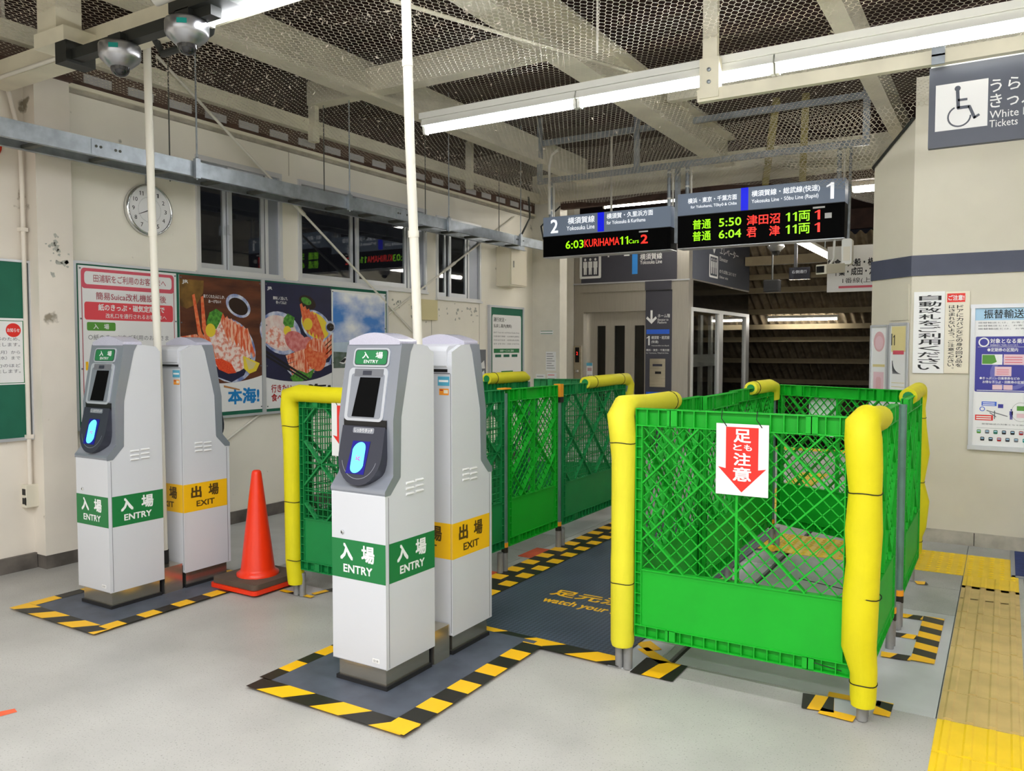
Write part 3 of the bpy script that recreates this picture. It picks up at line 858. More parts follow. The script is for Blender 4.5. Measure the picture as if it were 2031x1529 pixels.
# ================================================================== CARD READER POSTS
HW, DP = .15, .335        # half width, depth
def reader_post(kind, loc, rz, label, group):
    """local frame: front faces -y, origin at the middle of the front foot"""
    t = thing('card_reader_post', label, 'ticket gate', loc, group, rz=rz)
    L = dict(local=True)
    entry = kind == 'entry'
    body = MB().prism([(0, .105), (0, .838), (.031, .838), (.097, .905), (.104, 1.156), (.17, 1.431), (DP, 1.431), (DP, .105)], (-HW, 0, 0), Y, Z, 0, 2 * HW, 'kiosk_white')
    bo = body.build('body', t, bevel=.006, **L)
    # seams of the side covers
    s = MB()
    for sx in (-1, 1):
        s.box(sx * (HW + .0004) - .0008, sx * (HW + .0004) + .0008, .019, .021, .11, .83, 'ink_grey')
    s.build('cover_seam', bo, **L)
    head = MB().prism([(-.004, .836), (-.004, .856), (.05, .915), (.052, 1.15), (.108, 1.45), (.112, 1.468), (.192, 1.468), (.171, 1.433), (.105, 1.157), (.098, .905), (.032, .838)], (-HW - .002, 0, 0), Y, Z, 0, 2 * HW + .004, 'kiosk_grey')
    ho = head.build('head', t, bevel=.016, **L)
    # cap lens
    arch = [(-.142, 1.464)] + [(-.142 + .284 * k / 12, 1.482 + .034 * math.sin(math.pi * k / 12)) for k in range(13)] + [(.142, 1.464)]
    MB().prism(arch, (0, .225, 0), X, Z, 0, .115, 'dome_lilac').build('lamp_cap', t, bevel=.008, **L)
    c = MB().prism([(.171, 1.431), (.19, 1.468), (.26, 1.464), (DP, 1.431)], (-HW, 0, 0), Y, Z, 0, 2 * HW, 'kiosk_white')
    c.prism([(.2, 1.45), (.2, 1.472), (.325, 1.458), (.342, 1.44), (.342, 1.362), (.3, 1.362)], (-.125, 0, 0), Y, Z, 0, .25, 'kiosk_white')
    c.build('top_cover', t, bevel=.006, **L)
    MB().box(-.125, .125, .333, .3365, 1.338, 1.352, 'black').box(-.14, .14, .3355, .337, 1.330, 1.334, 'ink_grey').build('slot', t, **L)
    # inner face: dull recessed door and two stickers
    s = MB().box(-.144, -.142, DP, DP + .001, .12, 1.33, 'ink_grey').box(.142, .144, DP, DP + .001, .12, 1.33, 'ink_grey')
    s.build('door_seam', t, **L)
    s = MB().box(-.136, -.070, DP, DP + .001, 1.275, 1.318, 'sticker_blue')
    s.box(-.130, -.076, DP + .001, DP + .0012, 1.292, 1.302, 'white_ink')
    s.build('sticker', t, label='small blue notice sticker', **L)
    s = MB().box(-.132, -.078, DP, DP + .001, 1.232, 1.262, 'sticker_orange').box(-.10, -.082, DP + .001, DP + .0012, 1.252, 1.257, 'p_darkred')
    s.box(-.128, -.104, DP + .001, DP + .0012, 1.240, 1.256, 'paper_cream')
    s.build('sticker', t, label='small orange notice sticker', **L)
    # ventilation slots on both sides
    for sx in (-1, 1):
        for i in range(2):
            for k in range(3):
                y0, z0 = .135 + .065 * i, .820 + .024 * k
                MB().prism([(0, 0), (.007, .004), (.007, .007), (0, .011)], (sx * HW, y0 + (.052 if sx < 0 else 0), z0 + .003 * i), (sx, 0, 0), Z, 0 if sx > 0 else 0, -.052 if sx > 0 else -.052, 'white_paint').build('vent_slot', bo, **L)
    # steel foot
    f = MB().box(-HW + .018, HW - .018, .02, DP - .02, .012, .107, 'steel').build('steel_foot', t, **L)
    MB().box(-HW + .008, HW - .008, .010, DP - .012, 0.0125, .030, 'rubber').build('gasket', f, **L)
    # coloured bands with lettering on front, back and the two sides
    bm, im = ('band_green', 'white_ink') if entry else ('band_yellow', 'brown_ink')
    k1, k2 = ('入', '場') if entry else ('出', '場')
    en = 'ENTRY' if entry else 'EXIT'
    z0, z1 = .466, .634
    faces = {'front': ((0, -.0006, 0), X, -HW, HW), 'right': ((HW + .0006, 0, 0), Y, .022, DP), 'left': ((-HW - .0006, DP, 0), -Y, 0, DP - .022), 'back': ((0, DP + .0006, 0), -X, -HW, HW)}
    for fk, (o, r, a0, a1) in faces.items():
        if entry and fk == 'back': continue
        s = MB().rect(a0, a1, z0, z1, o, r, Z, 0, bm)
        w = a1 - a0
        s.text(k1, o, r, Z, a0 + .16 * w, a0 + .40 * w, .545, .618, .0006, im, .05)
        s.text(k2, o, r, Z, a0 + .56 * w, a0 + .80 * w, .545, .618, .0006, im, .035)
        s.text(en, o, r, Z, a0 + (.22 if entry else .28) * w, a0 + (.76 if entry else .70) * w, .492, .527, .0006, im, .03)
        s.build('direction_band', t, **L)
    # front face parts
    oh, uh = (0, .052 - .001, 1.15), Vector((0, .1835, .983))
    nh = X.cross(uh)
    s = MB().prism(rrect(-.118, .098, -.012, .218, .022), oh, X, uh, -.004, .004, 'kiosk_silver').prism(rrect(-.100, .084, .0, .192, .012), oh, X, uh, .004, .0055, 'kiosk_grey')
    b = s.build('screen_bezel', t, bevel=.003, **L)
    MB().flat([(-.074, .006), (.052, .006), (.064, .176), (-.050, .176)], oh, X, uh, .0065, 'display_black').build('screen', b, **L)
    s = MB().prism([(-.085, .180), (.075, .180), (.075, .213), (-.085, .213)], oh, X, uh, .004, .006, 'kiosk_dark' if not entry else 'ink_grey').rect(-.038, .012, .186, .205, oh, X, uh, .0065, 'kiosk_dark')
    s.build('sensor_window', b, **L)
    s = MB().prism(rrect(-.103, .098, .222, .304, .02), oh, X, uh, 0, .004, 'kiosk_silver').prism(rrect(-.094, .089, .230, .297, .014), oh, X, uh, .004, .005, 'kiosk_dark')
    b = s.build('sign_bezel', t, **L)
    s = MB().flat(rrect(-.09, .085, .233, .294, .012), oh, X, uh, .0055, 'tag_green' if entry else 'band_yellow')
    s.text(k1, oh, X, uh, -.052, -.015, .258, .287, .006, im, .03).text(k2, oh, X, uh, .022, .062, .258, .287, .006, im, .02)
    s.text(en, oh, X, uh, -.040, .040, .238, .252, .006, im, .015)
    s.build('direction_sign', b, **L)
    # reader bowl
    orr, ur = Vector((0, -.014, .872)), Vector((0, .060, .272)).normalized()
    H = .274
    MB().box(-.118, .118, .0465, .06, 1.085, 1.146, 'black').build('reader_recess', ho, **L)
    out = [(.118, H - .022), (-.118, H - .022), (-.120, .13)] + [(-.120 * math.cos(q), .13 - .13 * math.sin(q)) for q in [math.pi * k / 14 for k in range(1, 14)]] + [(.120, .13)]
    rb = MB().prism(out, orr, X, ur, -.075, 0, 'kiosk_dark').build('reader_bowl', t, bevel=.010, **L)
    ring = MB()
    for k in range(18):
        q0, q1 = math.pi * (.08 + .84 * k / 18), math.pi * (.08 + .84 * (k + 1) / 18)
        for rad, wd in ((.098, .0025),):
            ring.flat([(rad * math.cos(-q0), .125 + rad * math.sin(-q0)), (rad * math.cos(-q1), .125 + rad * math.sin(-q1)), ((rad - wd) * math.cos(-q1), .125 + (rad - wd) * math.sin(-q1)), ((rad - wd) * math.cos(-q0), .125 + (rad - wd) * math.sin(-q0))], orr, X, ur, .001, 'kiosk_grey')
    ring.build('rim_line', rb, **L)
    s = MB().flat([(-.066, .048), (.036, .048), (.050, .188), (-.046, .188)], orr, X, ur, .0015, 'led_blue')
    s.flat([(.0 + 0.034 * math.cos(q) - .006 + .010 * math.sin(q), .118 + .032 * (1 if math.sin(q) > 0 else -1) + .034 * math.sin(q)) for q in [2 * math.pi * k / 28 for k in range(28)]], orr, X, ur, .003, 'led_cyan')
    s.text('ic', orr, X, ur, -.016, .010, .106, .128, .004, 'led_pink', .02)
    s.build('reader_panel', rb, **L)
    s = MB().flat(rrect(-.055, .062, .222, .246, .006), orr, X, ur, .0015, 'kiosk_grey')
    s.text('しっかりタッチ', orr, X, ur, -.046, .054, .226, .242, .0022, 'white_ink', .012)
    s.build('reader_label', rb, **L)
    if entry:
        s = MB().lathe([(.009, 0), (.009, .004), (.006, .006), (0, .006)], (-.088, 0, .663), 'chrome', 12, axis=-Y).box(-.0895, -.0865, -.0075, -.006, .659, .667, 'ink')
        s.build('lock', bo, **L)
        s = MB().box(.075, .112, -.0012, 0, .128, .146, 'paper')
        s.text('全小休', (0, -.0015, 0), X, Z, .080, .107, .131, .143, 0, 'ink')
        s.build('small_plate', bo, **L)
    return t
NX, NY = -2.32, 2.552
FX, FY = -4.305, 2.585
GP = 'card reader posts on floor plates'
reader_post('entry', (NX, NY, 0), 0, 'white entry reader post with green band and black screen, nearest of all', GP)
reader_post('exit', (NX, NY + .808, 0), math.pi, 'white exit reader post with yellow band, standing behind the nearest entry post', GP)
reader_post('entry', (FX, FY, 0), 0, 'white entry reader post with green band, beside the pillar and the pink notice', GP)
reader_post('exit', (FX, FY + .808, 0), math.pi, 'white exit reader post with yellow band, next to the orange cone', GP)
for (x, y, l) in ((NX, NY, 'low steel duct box between the two nearest reader posts'), (FX, FY, 'low steel duct box under the cream pole, between the far reader posts')):
    t = thing('duct_box', l, 'duct', (x, y + .404, .012), 'steel duct boxes between reader posts')
    MB().box(x - .10, x + HW - .012, y + .345, y + .463, .012, .165, 'steel').build('cover', t)
    MB().box(x - .09, x + HW - .02, y + .332, y + .476, .012, .15, 'rubber').build('core', t)
# dark floor plates
for (x0, x1, y0, y1, l) in ((-2.70, -1.93, 2.34, 3.40, 'dark grey steel floor plate under the nearest pair of reader posts'), (-4.66, -3.93, 2.37, 3.42, 'dark grey steel floor plate under the far pair of reader posts')):
    o = MB().box(x0, x1, y0, y1, 0.0005, .012, 'floor_plate').build('floor_plate', loc=(x0, y0, 0))
    tag(o, l, 'plate', 'floor plates')

# ================================================================== HAZARD TAPES
def tape(p0, p1, w, label, pitch=.1, skew=0.0, start=0, z=.0125, cols=('tape_yellow', 'tape_black'), wob=0.0):
    """striped tape from p0 to p1: each stripe its own leaf of a strip"""
    p0, p1 = Vector((p0[0], p0[1], z)), Vector((p1[0], p1[1], z))
    d = p1 - p0
    Ln = d.length
    d.normalize()
    s = Z.cross(d)
    m = MB()
    n = max(1, int(math.ceil((Ln + abs(skew)) / pitch)))
    a = -abs(skew)
    k = start
    while a < Ln:
        b = a + pitch
        def cl(v): return min(max(v, 0), Ln)
        sk = skew
        q = [p0 + d * cl(a + max(-sk, 0)) - s * w / 2, p0 + d * cl(b + max(-sk, 0)) - s * w / 2, p0 + d * cl(b + max(sk, 0) + wob) + s * w / 2, p0 + d * cl(a + max(sk, 0) + wob) + s * w / 2]
        m.quad(*q, cols[k % 2])
        a = b; k += 1
    o = m.build('hazard_tape', loc=tuple(p0))
    return tag(o, label, 'tape', 'black and yellow hazard tapes')
tape((-2.73, 2.345), (-1.87, 2.345), .10, 'striped tape along the front edge of the nearest floor plate', .155, .09, 1)
tape((-1.93, 2.30), (-1.93, 3.36), .11, 'evenly blocked tape along the long side of the nearest floor plate', .105, 0, 0, z=.0135)
tape((-2.72, 2.39), (-2.72, 3.3), .07, 'striped tape on the hidden long side of the nearest floor plate', .11, 0, 1)
tape((-4.68, 2.37), (-3.88, 2.37), .10, 'striped tape along the front edge of the far floor plate', .14, .09, 0)
tape((-3.925, 2.40), (-3.925, 3.24), .085, 'evenly blocked tape on the long side of the far floor plate, ending at the cone', .105, 0, 0, z=.0135)
tape((-4.64, 2.42), (-4.64, 3.3), .08, 'striped tape along the wall side of the far floor plate', .15, 0, 0, z=.0135)
tape((-4.5, 3.44), (-3.75, 3.44), .07, 'striped tape behind the far exit post and the cone', .12, .05, 0)
# ramp mat
t = thing('ramp_mat', 'black studded rubber mat with worn yellow warning lettering between the barricades', 'mat', (-2.1, 4.7, 0))
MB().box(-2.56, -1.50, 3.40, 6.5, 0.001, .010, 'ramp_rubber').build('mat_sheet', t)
s = MB()
og = (0, 0, .0105)
s.text('足元注意', og, X, Y, -2.25, -1.62, 4.10, 4.22, 0, 'tape_yellow', .03)
s.text('watch your step', og, X, Y, -2.23, -1.66, 3.94, 4.05, 0, 'tape_yellow', .03)
s.build('lettering', t)
tape((-2.30, 3.40), (-1.46, 3.37), .11, 'striped tape across the near end of the rubber mat', .17, .12, 0, z=.0115)
tape((-2.565, 3.5), (-2.565, 6.3), .09, 'blocked tape along the left edge of the rubber mat', .101, 0, 0, z=.0118)
tape((-2.70, 3.5), (-2.70, 6.3), .10, 'blocked tape next to the left post row', .101, 0, 1, z=.0112)
o = MB().box(-2.75, -2.51, 3.5, 6.3, .001, .0108, 'tape_black').build('tape_bed', loc=(-2.6, 4.9, 0)); tag(o, 'black adhesive strip under the double row of blocked tape', 'tape')
for (x0, y0, x1, y1, l) in ((-2.87, 4.2, -2.76, 4.36, 'first faded red brick patch beside the mat'), (-2.87, 4.78, -2.76, 5.05, 'second faded red brick patch beside the mat')):
    o = MB().box(x0, x1, y0, y1, .0005, .004, 'red_brick').build('floor_patch', loc=(x0, y0, 0)); tag(o, l, 'patch', 'red floor patches')
o = MB().box(-3.63, -3.45, 3.37, 3.5, .0005, .006, 'alu').build('cover_plate', loc=(-3.54, 3.43, 0)); tag(o, 'small grey metal plate on the floor beside the yellow padded post', 'plate')
tape((-3.66, 3.35), (-3.40, 3.35), .035, 'short tape strip at the front of the small grey plate', .1, .03, 0, z=.007)
tape((-3.44, 3.39), (-3.40, 3.56), .04, 'short yellow tape strip on the far side of the small grey plate', .1, 0, 0, z=.0075)
# patches around the right enclosure's feet
for (a, c, w, l, st, pt) in (
    ((-1.40, 3.40), (-1.20, 3.40), .20, 'torn black and yellow tape by the left foot of the green enclosure', 1, .085),
    ((-1.46, 3.60), (-1.30, 3.48), .06, 'faded yellow tape running under the left corner post', 0, .2),
    ((-1.49, 3.68), (-1.40, 3.60), .08, 'faded yellow tape square behind the left corner post', 0, .2),
    ((-.68, 3.40), (-.56, 3.42), .15, 'grey and yellow crumpled tape left of the nearest foot plate', 1, .05),
    ((-.60, 3.34), (-.47, 3.33), .06, 'yellow tape in front of the nearest foot plate', 0, .3),
    ((-.60, 3.52), (-.40, 3.53), .05, 'striped tape behind the nearest foot plate', 0, .1),
    ((-.385, 3.42), (-.385, 3.56), .06, 'yellow and black tape right of the nearest yellow pad', 0, .08),
    ((-.295, 4.11), (-.295, 4.83), .10, 'wide striped tape beside the tactile path', 0, .09),
    ((-.47, 4.12), (-.345, 4.13), .07, 'striped tape cross piece nearest the camera by the right posts', 0, .07),
    ((-.45, 4.44), (-.345, 4.45), .07, 'striped tape cross piece between the two right posts', 1, .06),
    ((-.45, 4.78), (-.345, 4.79), .07, 'striped tape cross piece beyond the right posts', 0, .06),
    ((-.44, 5.50), (-.38, 5.52), .07, 'small orange tape scrap at the far right post', 0, .07),
    ((-1.55, 4.93), (-1.36, 4.95), .06, 'striped tape at the middle post of the left green row', 0, .08),
    ((-1.62, 5.2), (-1.60, 5.95), .13, 'striped tape along the mat edge inside the far half of the enclosure', 0, .09),
    ((-1.55, 5.85), (-1.30, 5.83), .05, 'striped tape at the far left post of the enclosure', 1, .09)):
    tape(a, c, w, l, pt, .03 if w > .05 else 0, st, z=.006)
o = MB().box(-.585, -.455, 3.36, 3.50, .0005, .005, 'alu').build('foot_plate', loc=(-.52, 3.43, 0)); tag(o, 'pale metal foot plate beside the nearest yellow pad', 'plate')
o = MB().box(-.46, -.345, 4.16, 4.42, .0005, .004, 'alu').build('foot_plate', loc=(-.4, 4.3, 0)); tag(o, 'grey metal foot plate inside the wide striped tape', 'plate')
o = MB().box(-1.52, -1.34, 3.33, 3.72, .0005, .004, 'alu').build('foot_plate', loc=(-1.43, 3.5, 0)); tag(o, 'grey metal foot plate under the left corner post of the green enclosure', 'plate')
o = MB().quad((-3.40, 1.62, .001), (-3.35, 1.60, .001), (-3.33, 1.67, .001), (-3.37, 1.68, .001), 'red_brick').build('floor_mark', loc=(0, 0, 0)); tag(o, 'small orange scrap stuck on the bare floor near the picture edge', 'mark')
t = thing('door_mat', 'dark blue carpet mat against the office wall', 'mat', (.5, 6.35, 0))
MB().box(.085, 1.0, 5.98, 6.70, .001, .012, 'blue_mat').build('pile', t)
MB().box(.065, 1.0, 5.95, 5.98, .001, .010, 'kiosk_grey').box(.06, .085, 5.95, 6.72, .001, .010, 'kiosk_grey').build('border', t)

# ================================================================== TRAFFIC CONE
cx, cy = -3.87, 3.36
t = thing('traffic_cone', 'orange traffic cone beside the far exit post', 'cone', (cx, cy, .012))
prof = [(.125, .055), (.125, .075), (.106, .085), (.100, .10), (.030, .675), (.026, .69), (.018, .697), (0, .698)]
MB().lathe(prof, (cx, cy, .012), 'cone_orange', 28).build('cone_body', t, local=False)
b = MB().prism(rrect(-.20, .20, -.20, .20, .03), (cx, cy, .014), X, Y, 0, .024, 'cone_orange').build('base', t)
b2 = thing('cone_weight', 'dirty brown rubber weight ring lying on the foot of the orange cone', 'cone weight', (cx, cy, .04))
ring = MB()
outer = rrect(-.19, .19, -.19, .19, .03, 5)
inner = [(.128 * math.cos(math.atan2(p[1], p[0])), .128 * math.sin(math.atan2(p[1], p[0]))) for p in outer]
n = len(outer)
vs = [(cx + p[0], cy + p[1], z) for z in (.040, .072) for p in outer] + [(cx + p[0], cy + p[1], z) for z in (.040, .072) for p in inner]
fs = []
for k in range(n):
    j = (k + 1) % n
    fs += [(k, j, n + j, n + k), (2 * n + j, 2 * n + k, 3 * n + k, 3 * n + j), (n + k, n + j, 3 * n + j, 3 * n + k), (j, k, 2 * n + k, 2 * n + j)]
ring.add(vs, fs, 'cone_weight')
ring.build('ring', b2)

# ================================================================== BARRICADES
CACHE = {}
def panel(kind, p0, p1, label, zt=1.185, zb=.165, off=0.0):
    """one plastic fence panel from post to post"""
    p0, p1 = Vector((p0[0], p0[1], 0)), Vector((p1[0], p1[1], 0))
    d = p1 - p0
    Ln = round(d.length, 2)
    rz = math.atan2(d.y, d.x)
    t = thing('barricade', label, 'barricade', tuple(p0 + Vector((0, 0, zb))), 'green plastic barricade panels', rz=rz)
    key = (kind, Ln)
    if key in CACHE:
        for src_o, kids in CACHE[key]:
            c = copy_part(src_o, t, (0, 0, 0))
        return t
    m = 'bright_green' if kind == 'bright' else 'dark_green'
    H = zt - zb
    T = .018
    L = dict(local=True)
    fr = MB()
    # top and bottom rails: channel with ribs
    for z0, z1 in ((H - .078, H), (0, .055)):
        fr.box(0, Ln, .006, .010, z0, z1, m).box(0, Ln, -T, T, z1 - .005, z1, m).box(0, Ln, -T, T, z0, z0 + .005, m)
        n = int(Ln / .052)
        for k in range(n + 1):
            if kind == 'bright' and z0 > .2 and n * .36 < k < n * .62: continue
            x = Ln * k / n
            fr.box(max(x - .002, 0), min(x + .002, Ln), -T, T, z0 + .005, z1 - .005, m)
        fr.box(Ln * .16, Ln * .21, -T, T, z0 + .003, z1 - .003, m).box(Ln * .80, Ln * .85, -T, T, z0 + .003, z1 - .003, m)
    # stiles
    for x0, x1 in ((0, .032), (Ln - .032, Ln)):
        fr.box(x0, x1, .004, .008, .055, H - .078, m)
        xe = x1 - .004 if x0 == 0 else x0
        fr.box(xe, xe + .004, -T, T, .055, H - .078, m)
        xe = x0 if x0 == 0 else x1 - .004
        fr.box(xe, xe + .004, -T, T, .055, H - .078, m)
        for k in range(1, 19):
            z = .055 + (H - .133) * k / 19
            fr.box(x0 + .004, x1 - .004, -T, T, z - .0015, z + .0015, m)
    fo = fr.build('frame', t, **L)
    kz = .30
    MB().box(.03, Ln - .03, -.012, -.007, .055, kz, m).box(.03, Ln - .03, -T, T, kz, kz + .006, m).build('kick_plate', t, **L)
    z0, z1 = kz + .006, H - .078
    x0, x1 = .032, Ln - .032
    la = MB()
    def clipbar(ax, az, sx, sz, w, dp):
        """infinite line through (ax,az) with direction (sx,sz), clipped to the opening"""
        t0, t1 = -9e9, 9e9
        for p, q, lo, hi in ((ax, sx, x0, x1), (az, sz, z0, z1)):
            if abs(q) < 1e-9:
                if p < lo or p > hi: return
                continue
            a, b = (lo - p) / q, (hi - p) / q
            t0, t1 = max(t0, min(a, b)), min(t1, max(a, b))
        if t1 - t0 < .004: return
        a, b = Vector((ax + sx * t0, 0, az + sz * t0)), Vector((ax + sx * t1, 0, az + sz * t1))
        la.bar(a, b, w, dp, m, up=Y)
    if kind == 'bright':
        q = math.sqrt(.5)
        k = 0
        x = x0 - (z1 - z0)
        while x < x1 + (z1 - z0):
            thick = k % 4 == 0
            clipbar(x, z0, q, q, .007 if thick else .004, .032 if thick else .008)
            clipbar(x, z1, q, -q, .007 if k % 8 == 3 else .004, .030 if k % 8 == 3 else .008)
            x += .063; k += 1
        la.box(Ln / 2 - .005, Ln / 2 + .005, -T, T, z0, z1, m)
    else:
        x = x0 + .02
        while x < x1:
            la.box(x - .0018, x + .0018, -.003, .003, z0, z1, m); x += .038
        z = z0 + .02
        while z < z1:
            la.box(x0, x1, -.003, .003, z - .0018, z + .0018, m); z += .038
        q = math.sqrt(.5)
        for k in range(-4, 9):
            clipbar(x0 + .17 + .36 * k, z0, q, q, .010, .028)
            clipbar(x0 + .17 + .36 * k, z1, q, -q, .010, .028)
        for k in (1, 2, 3):
            z = z0 + (z1 - z0) * k / 4
            la.box(x0, x1, -.011, .011, z - .002, z + .002, m)
    lo = la.build('lattice', t, **L)
    if kind == 'bright':
        pass
    CACHE[key] = [(c, None) for c in t.children]
    return t
B = 'bright'
D = 'dark'
RX0, RX1 = -1.44, -.445
panel(B, (-1.388, 3.34), (-.492, 3.34), 'bright green lattice panel facing the camera with the red arrow sign hung on it')
panel(B, (RX0, 3.40), (RX0, 4.36), 'bright green lattice panel running back from the left padded corner of the enclosure')
panel(B, (RX0 + .04, 4.30), (RX0 + .04, 4.90), 'short bright green panel overlapping the first one on the left side of the enclosure')
panel(B, (RX0, 4.97), (RX0, 5.96), 'bright green lattice panel at the far left side of the enclosure')
panel(B, (-1.40, 6.04), (-.52, 5.60), 'bright green lattice panel closing the far end, with the blank white sheet on it')
panel(B, (RX1, 3.40), (RX1, 4.22), 'bright green lattice panel running back from the nearest yellow pad')
panel(B, (RX1, 4.64), (RX1, 5.50), 'bright green lattice panel beyond the gap on the right side of the enclosure')
LX0, LX1 = -3.52, -2.735
panel(D, (LX0 + .055, 3.34), (LX1 - .03, 3.34), 'dark green grid panel facing the camera between the cone and the nearest reader post')
panel(D, (LX1, 3.40), (LX1, 4.36), 'dark green grid panel right behind the nearest exit post')
panel(B, (LX1, 4.42), (LX1, 5.08), 'bright green lattice panel between two dark ones beside the rubber mat')
panel(D, (LX1, 5.17), (LX1, 6.28), 'dark green grid panel at the far end of the row beside the rubber mat')
panel(D, (LX0, 3.42), (LX0, 4.70), 'dark green grid panel parallel to the poster wall, nearer one')
panel(D, (LX0, 4.74), (LX0, 6.0), 'dark green grid panel parallel to the poster wall, farther one')
panel(D, (LX0 + .05, 6.05), (LX1 - .05, 6.33), 'dark green grid panel closing the far end of the left enclosure')

def post(x, y, label, top=1.16, dx=0.0, dy=.045, band=True):
    t = thing('barricade_post', label, 'post', (x, y, 0), 'grey barricade posts')
    MB().tube([(x, y, .003), (x, y, .20)], .021, 'post_grey', 10).build('foot_tube', t)
    MB().tube([(x, y, .20), (x, y, top)], .019, 'post_green', 10).build('upright', t)
    MB().tube([(x + dx, y + dy, .003), (x + dx, y + dy, .14)], .019, 'post_grey', 10).build('stub_tube', t)
    if band:
        s = MB().tube([(x, y, .13), (x, y, .165)], .0225, 'tape_black', 10).tube([(x, y, .165), (x, y, .195)], .0225, 'tape_orange', 10)
        s.build('tape_band', t)
post(-1.425, 3.34, 'grey post inside the tall padded left corner of the bright enclosure', dx=-.042, dy=0)
post(-.445, 3.345, 'grey post inside the nearest yellow pad', dx=.0, dy=.045, band=False)
post(RX0 - .005, 4.935, 'grey green post in the middle of the left side of the bright enclosure')
post(-1.44, 6.02, 'grey post at the far left corner of the bright enclosure', dx=.042, dy=0)
post(RX1, 4.27, 'first grey post at the gap on the right side of the bright enclosure', dy=-.05)
post(RX1, 4.59, 'second grey post at the gap on the right side of the bright enclosure', dy=-.05)
post(-.475, 5.555, 'grey post inside the far right yellow pad')
post(-3.52, 3.345, 'grey post inside the yellow pad beside the cone', dx=.045, dy=0)
post(LX1, 4.39, 'grey post behind the nearest exit post beside the mat', dy=-.055)
post(LX1, 5.125, 'grey green post with orange tape top between bright and dark panels', dy=.06)
post(LX1, 6.35, 'grey post inside the far yellow pad beside the mat')
post(LX0, 4.72, 'grey post between the two dark panels parallel to the poster wall')
post(LX0, 6.03, 'grey post at the far wall-side corner of the left enclosure')
s = MB().box(LX1 - .026, LX1 + .026, 5.10, 5.15, 1.10, 1.192, 'tape_orange').box(LX1 - .027, LX1 + .027, 5.10, 5.15, 1.06, 1.10, 'tape_black').build('tape_wrap', loc=(LX1, 5.125, 1.1)); tag(s, 'orange and black tape wrapped over the top of the middle post', 'tape')
s = MB().box(LX1 - .026, LX1 + .026, 4.34, 4.43, 1.186, 1.194, 'tape_orange').build('tape_wrap', loc=(LX1, 4.39, 1.19)); tag(s, 'orange tape laid over the panel joint behind the nearest exit post', 'tape')

def pad(pts, radii, label, m='foam', ties=(), open_end=False):
    """foam tube bent over a fence corner"""
    t = thing('foam_pad', label, 'padding', tuple(pts[0]), 'yellow foam pads on barricade corners')
    b = MB().tube(pts, radii, m, 16)
    if open_end:
        p, q = Vector(pts[-1]), Vector(pts[-2])
        d = (p - q).normalized()
        b.lathe([(radii[-1] * .62, .0015), (0, .0015)], p, 'dark_green', 12, axis=d)
    b.build('foam_tube', t)
    for (c, r_, ax) in ties:
        ring = [Vector(c) + (Vector((math.cos(q), math.sin(q), .05 * math.sin(3 * q))) * r_ if ax == 'z' else Vector((math.cos(q) * r_, 0, math.sin(q) * r_)) if ax == 'y' else Vector((0, math.cos(q) * r_, math.sin(q) * r_))) for q in [2 * math.pi * k / 20 for k in range(21)]]
        MB().tube(ring, .0022, 'black', 5, caps=False).build('cable_tie', t)
    return t
x, y = -1.448, 3.33
pad([(x, y, .11), (x, y, .13), (x, y, .5), (x, y, .55), (x + .003, y, .95), (x - .002, y, 1.06), (x - .012, y - .005, 1.15), (x - .004, y + .02, 1.185), (x + .002, y + .09, 1.188), (x, y + .25, 1.184), (x, y + .60, 1.182), (x, y + .63, 1.182)],
    [.048, .053, .055, .053, .056, .062, .062, .058, .05, .048, .050, .046], 'tall pale yellow pad bent over the left front corner of the bright enclosure', 'foam_pale',
    (((x, y, .40), .0545, 'z'), ((x, y, 1.03), .0605, 'z'), ((x, y + .56, 1.182), .0505, 'y')), True)
x, y = -.44, 3.325
pad([(x, y, .07), (x, y, .1), (x, y, .2), (x - .018, y - .006, .3), (x - .014, y - .01, .5), (x - .008, y - .005, .62), (x - .008, y - .01, .75), (x - .006, y - .005, .90), (x - .010, y - .012, 1.0), (x - .016, y - .012, 1.10), (x - .020, y - .006, 1.16), (x - .010, y + .045, 1.178), (x - .002, y + .12, 1.172), (x + .004, y + .24, 1.165), (x + .004, y + .31, 1.165)],
    [.044, .048, .050, .064, .066, .062, .068, .060, .066, .068, .064, .055, .047, .052, .048], 'bulging bright yellow pad on the nearest corner of the bright enclosure', 'foam',
    (((x, y, .16), .050, 'z'), ((x - .008, y - .005, .50), .067, 'z'), ((x - .006, y - .005, .90), .0615, 'z')))
pad([(-1.44, 6.02, 1.08), (-1.44, 6.0, 1.165), (-1.44, 5.9, 1.18), (-1.44, 5.5, 1.182), (-1.44, 5.40, 1.182)], [.045, .05, .046, .047, .043], 'short yellow pad on the top rail at the far left corner of the bright enclosure', 'foam_pale', (((-1.44, 5.47, 1.182), .048, 'y'),), True)
x, y = -.462, 5.58
pad([(x, y, .17), (x, y, .2), (x, y, .28), (x + .01, y, .34), (x + .018, y, .5), (x + .004, y, .62), (x + .014, y, .8), (x + .006, y, .96), (x, y, 1.08), (x + .004, y, 1.15), (x + .006, y - .02, 1.19), (x + .002, y - .12, 1.188), (x, y - .3, 1.18), (x, y - .56, 1.176)],
    [.042, .046, .046, .056, .062, .046, .062, .05, .047, .05, .05, .046, .050, .047], 'yellow pad on the far right corner of the bright enclosure before the office wall', 'foam',
    (((x, y, .25), .047, 'z'), ((x + .004, y, .62), .0475, 'z'), ((x + .002, y, 1.02), .050, 'z')), True)
x, y = -3.525, 3.33
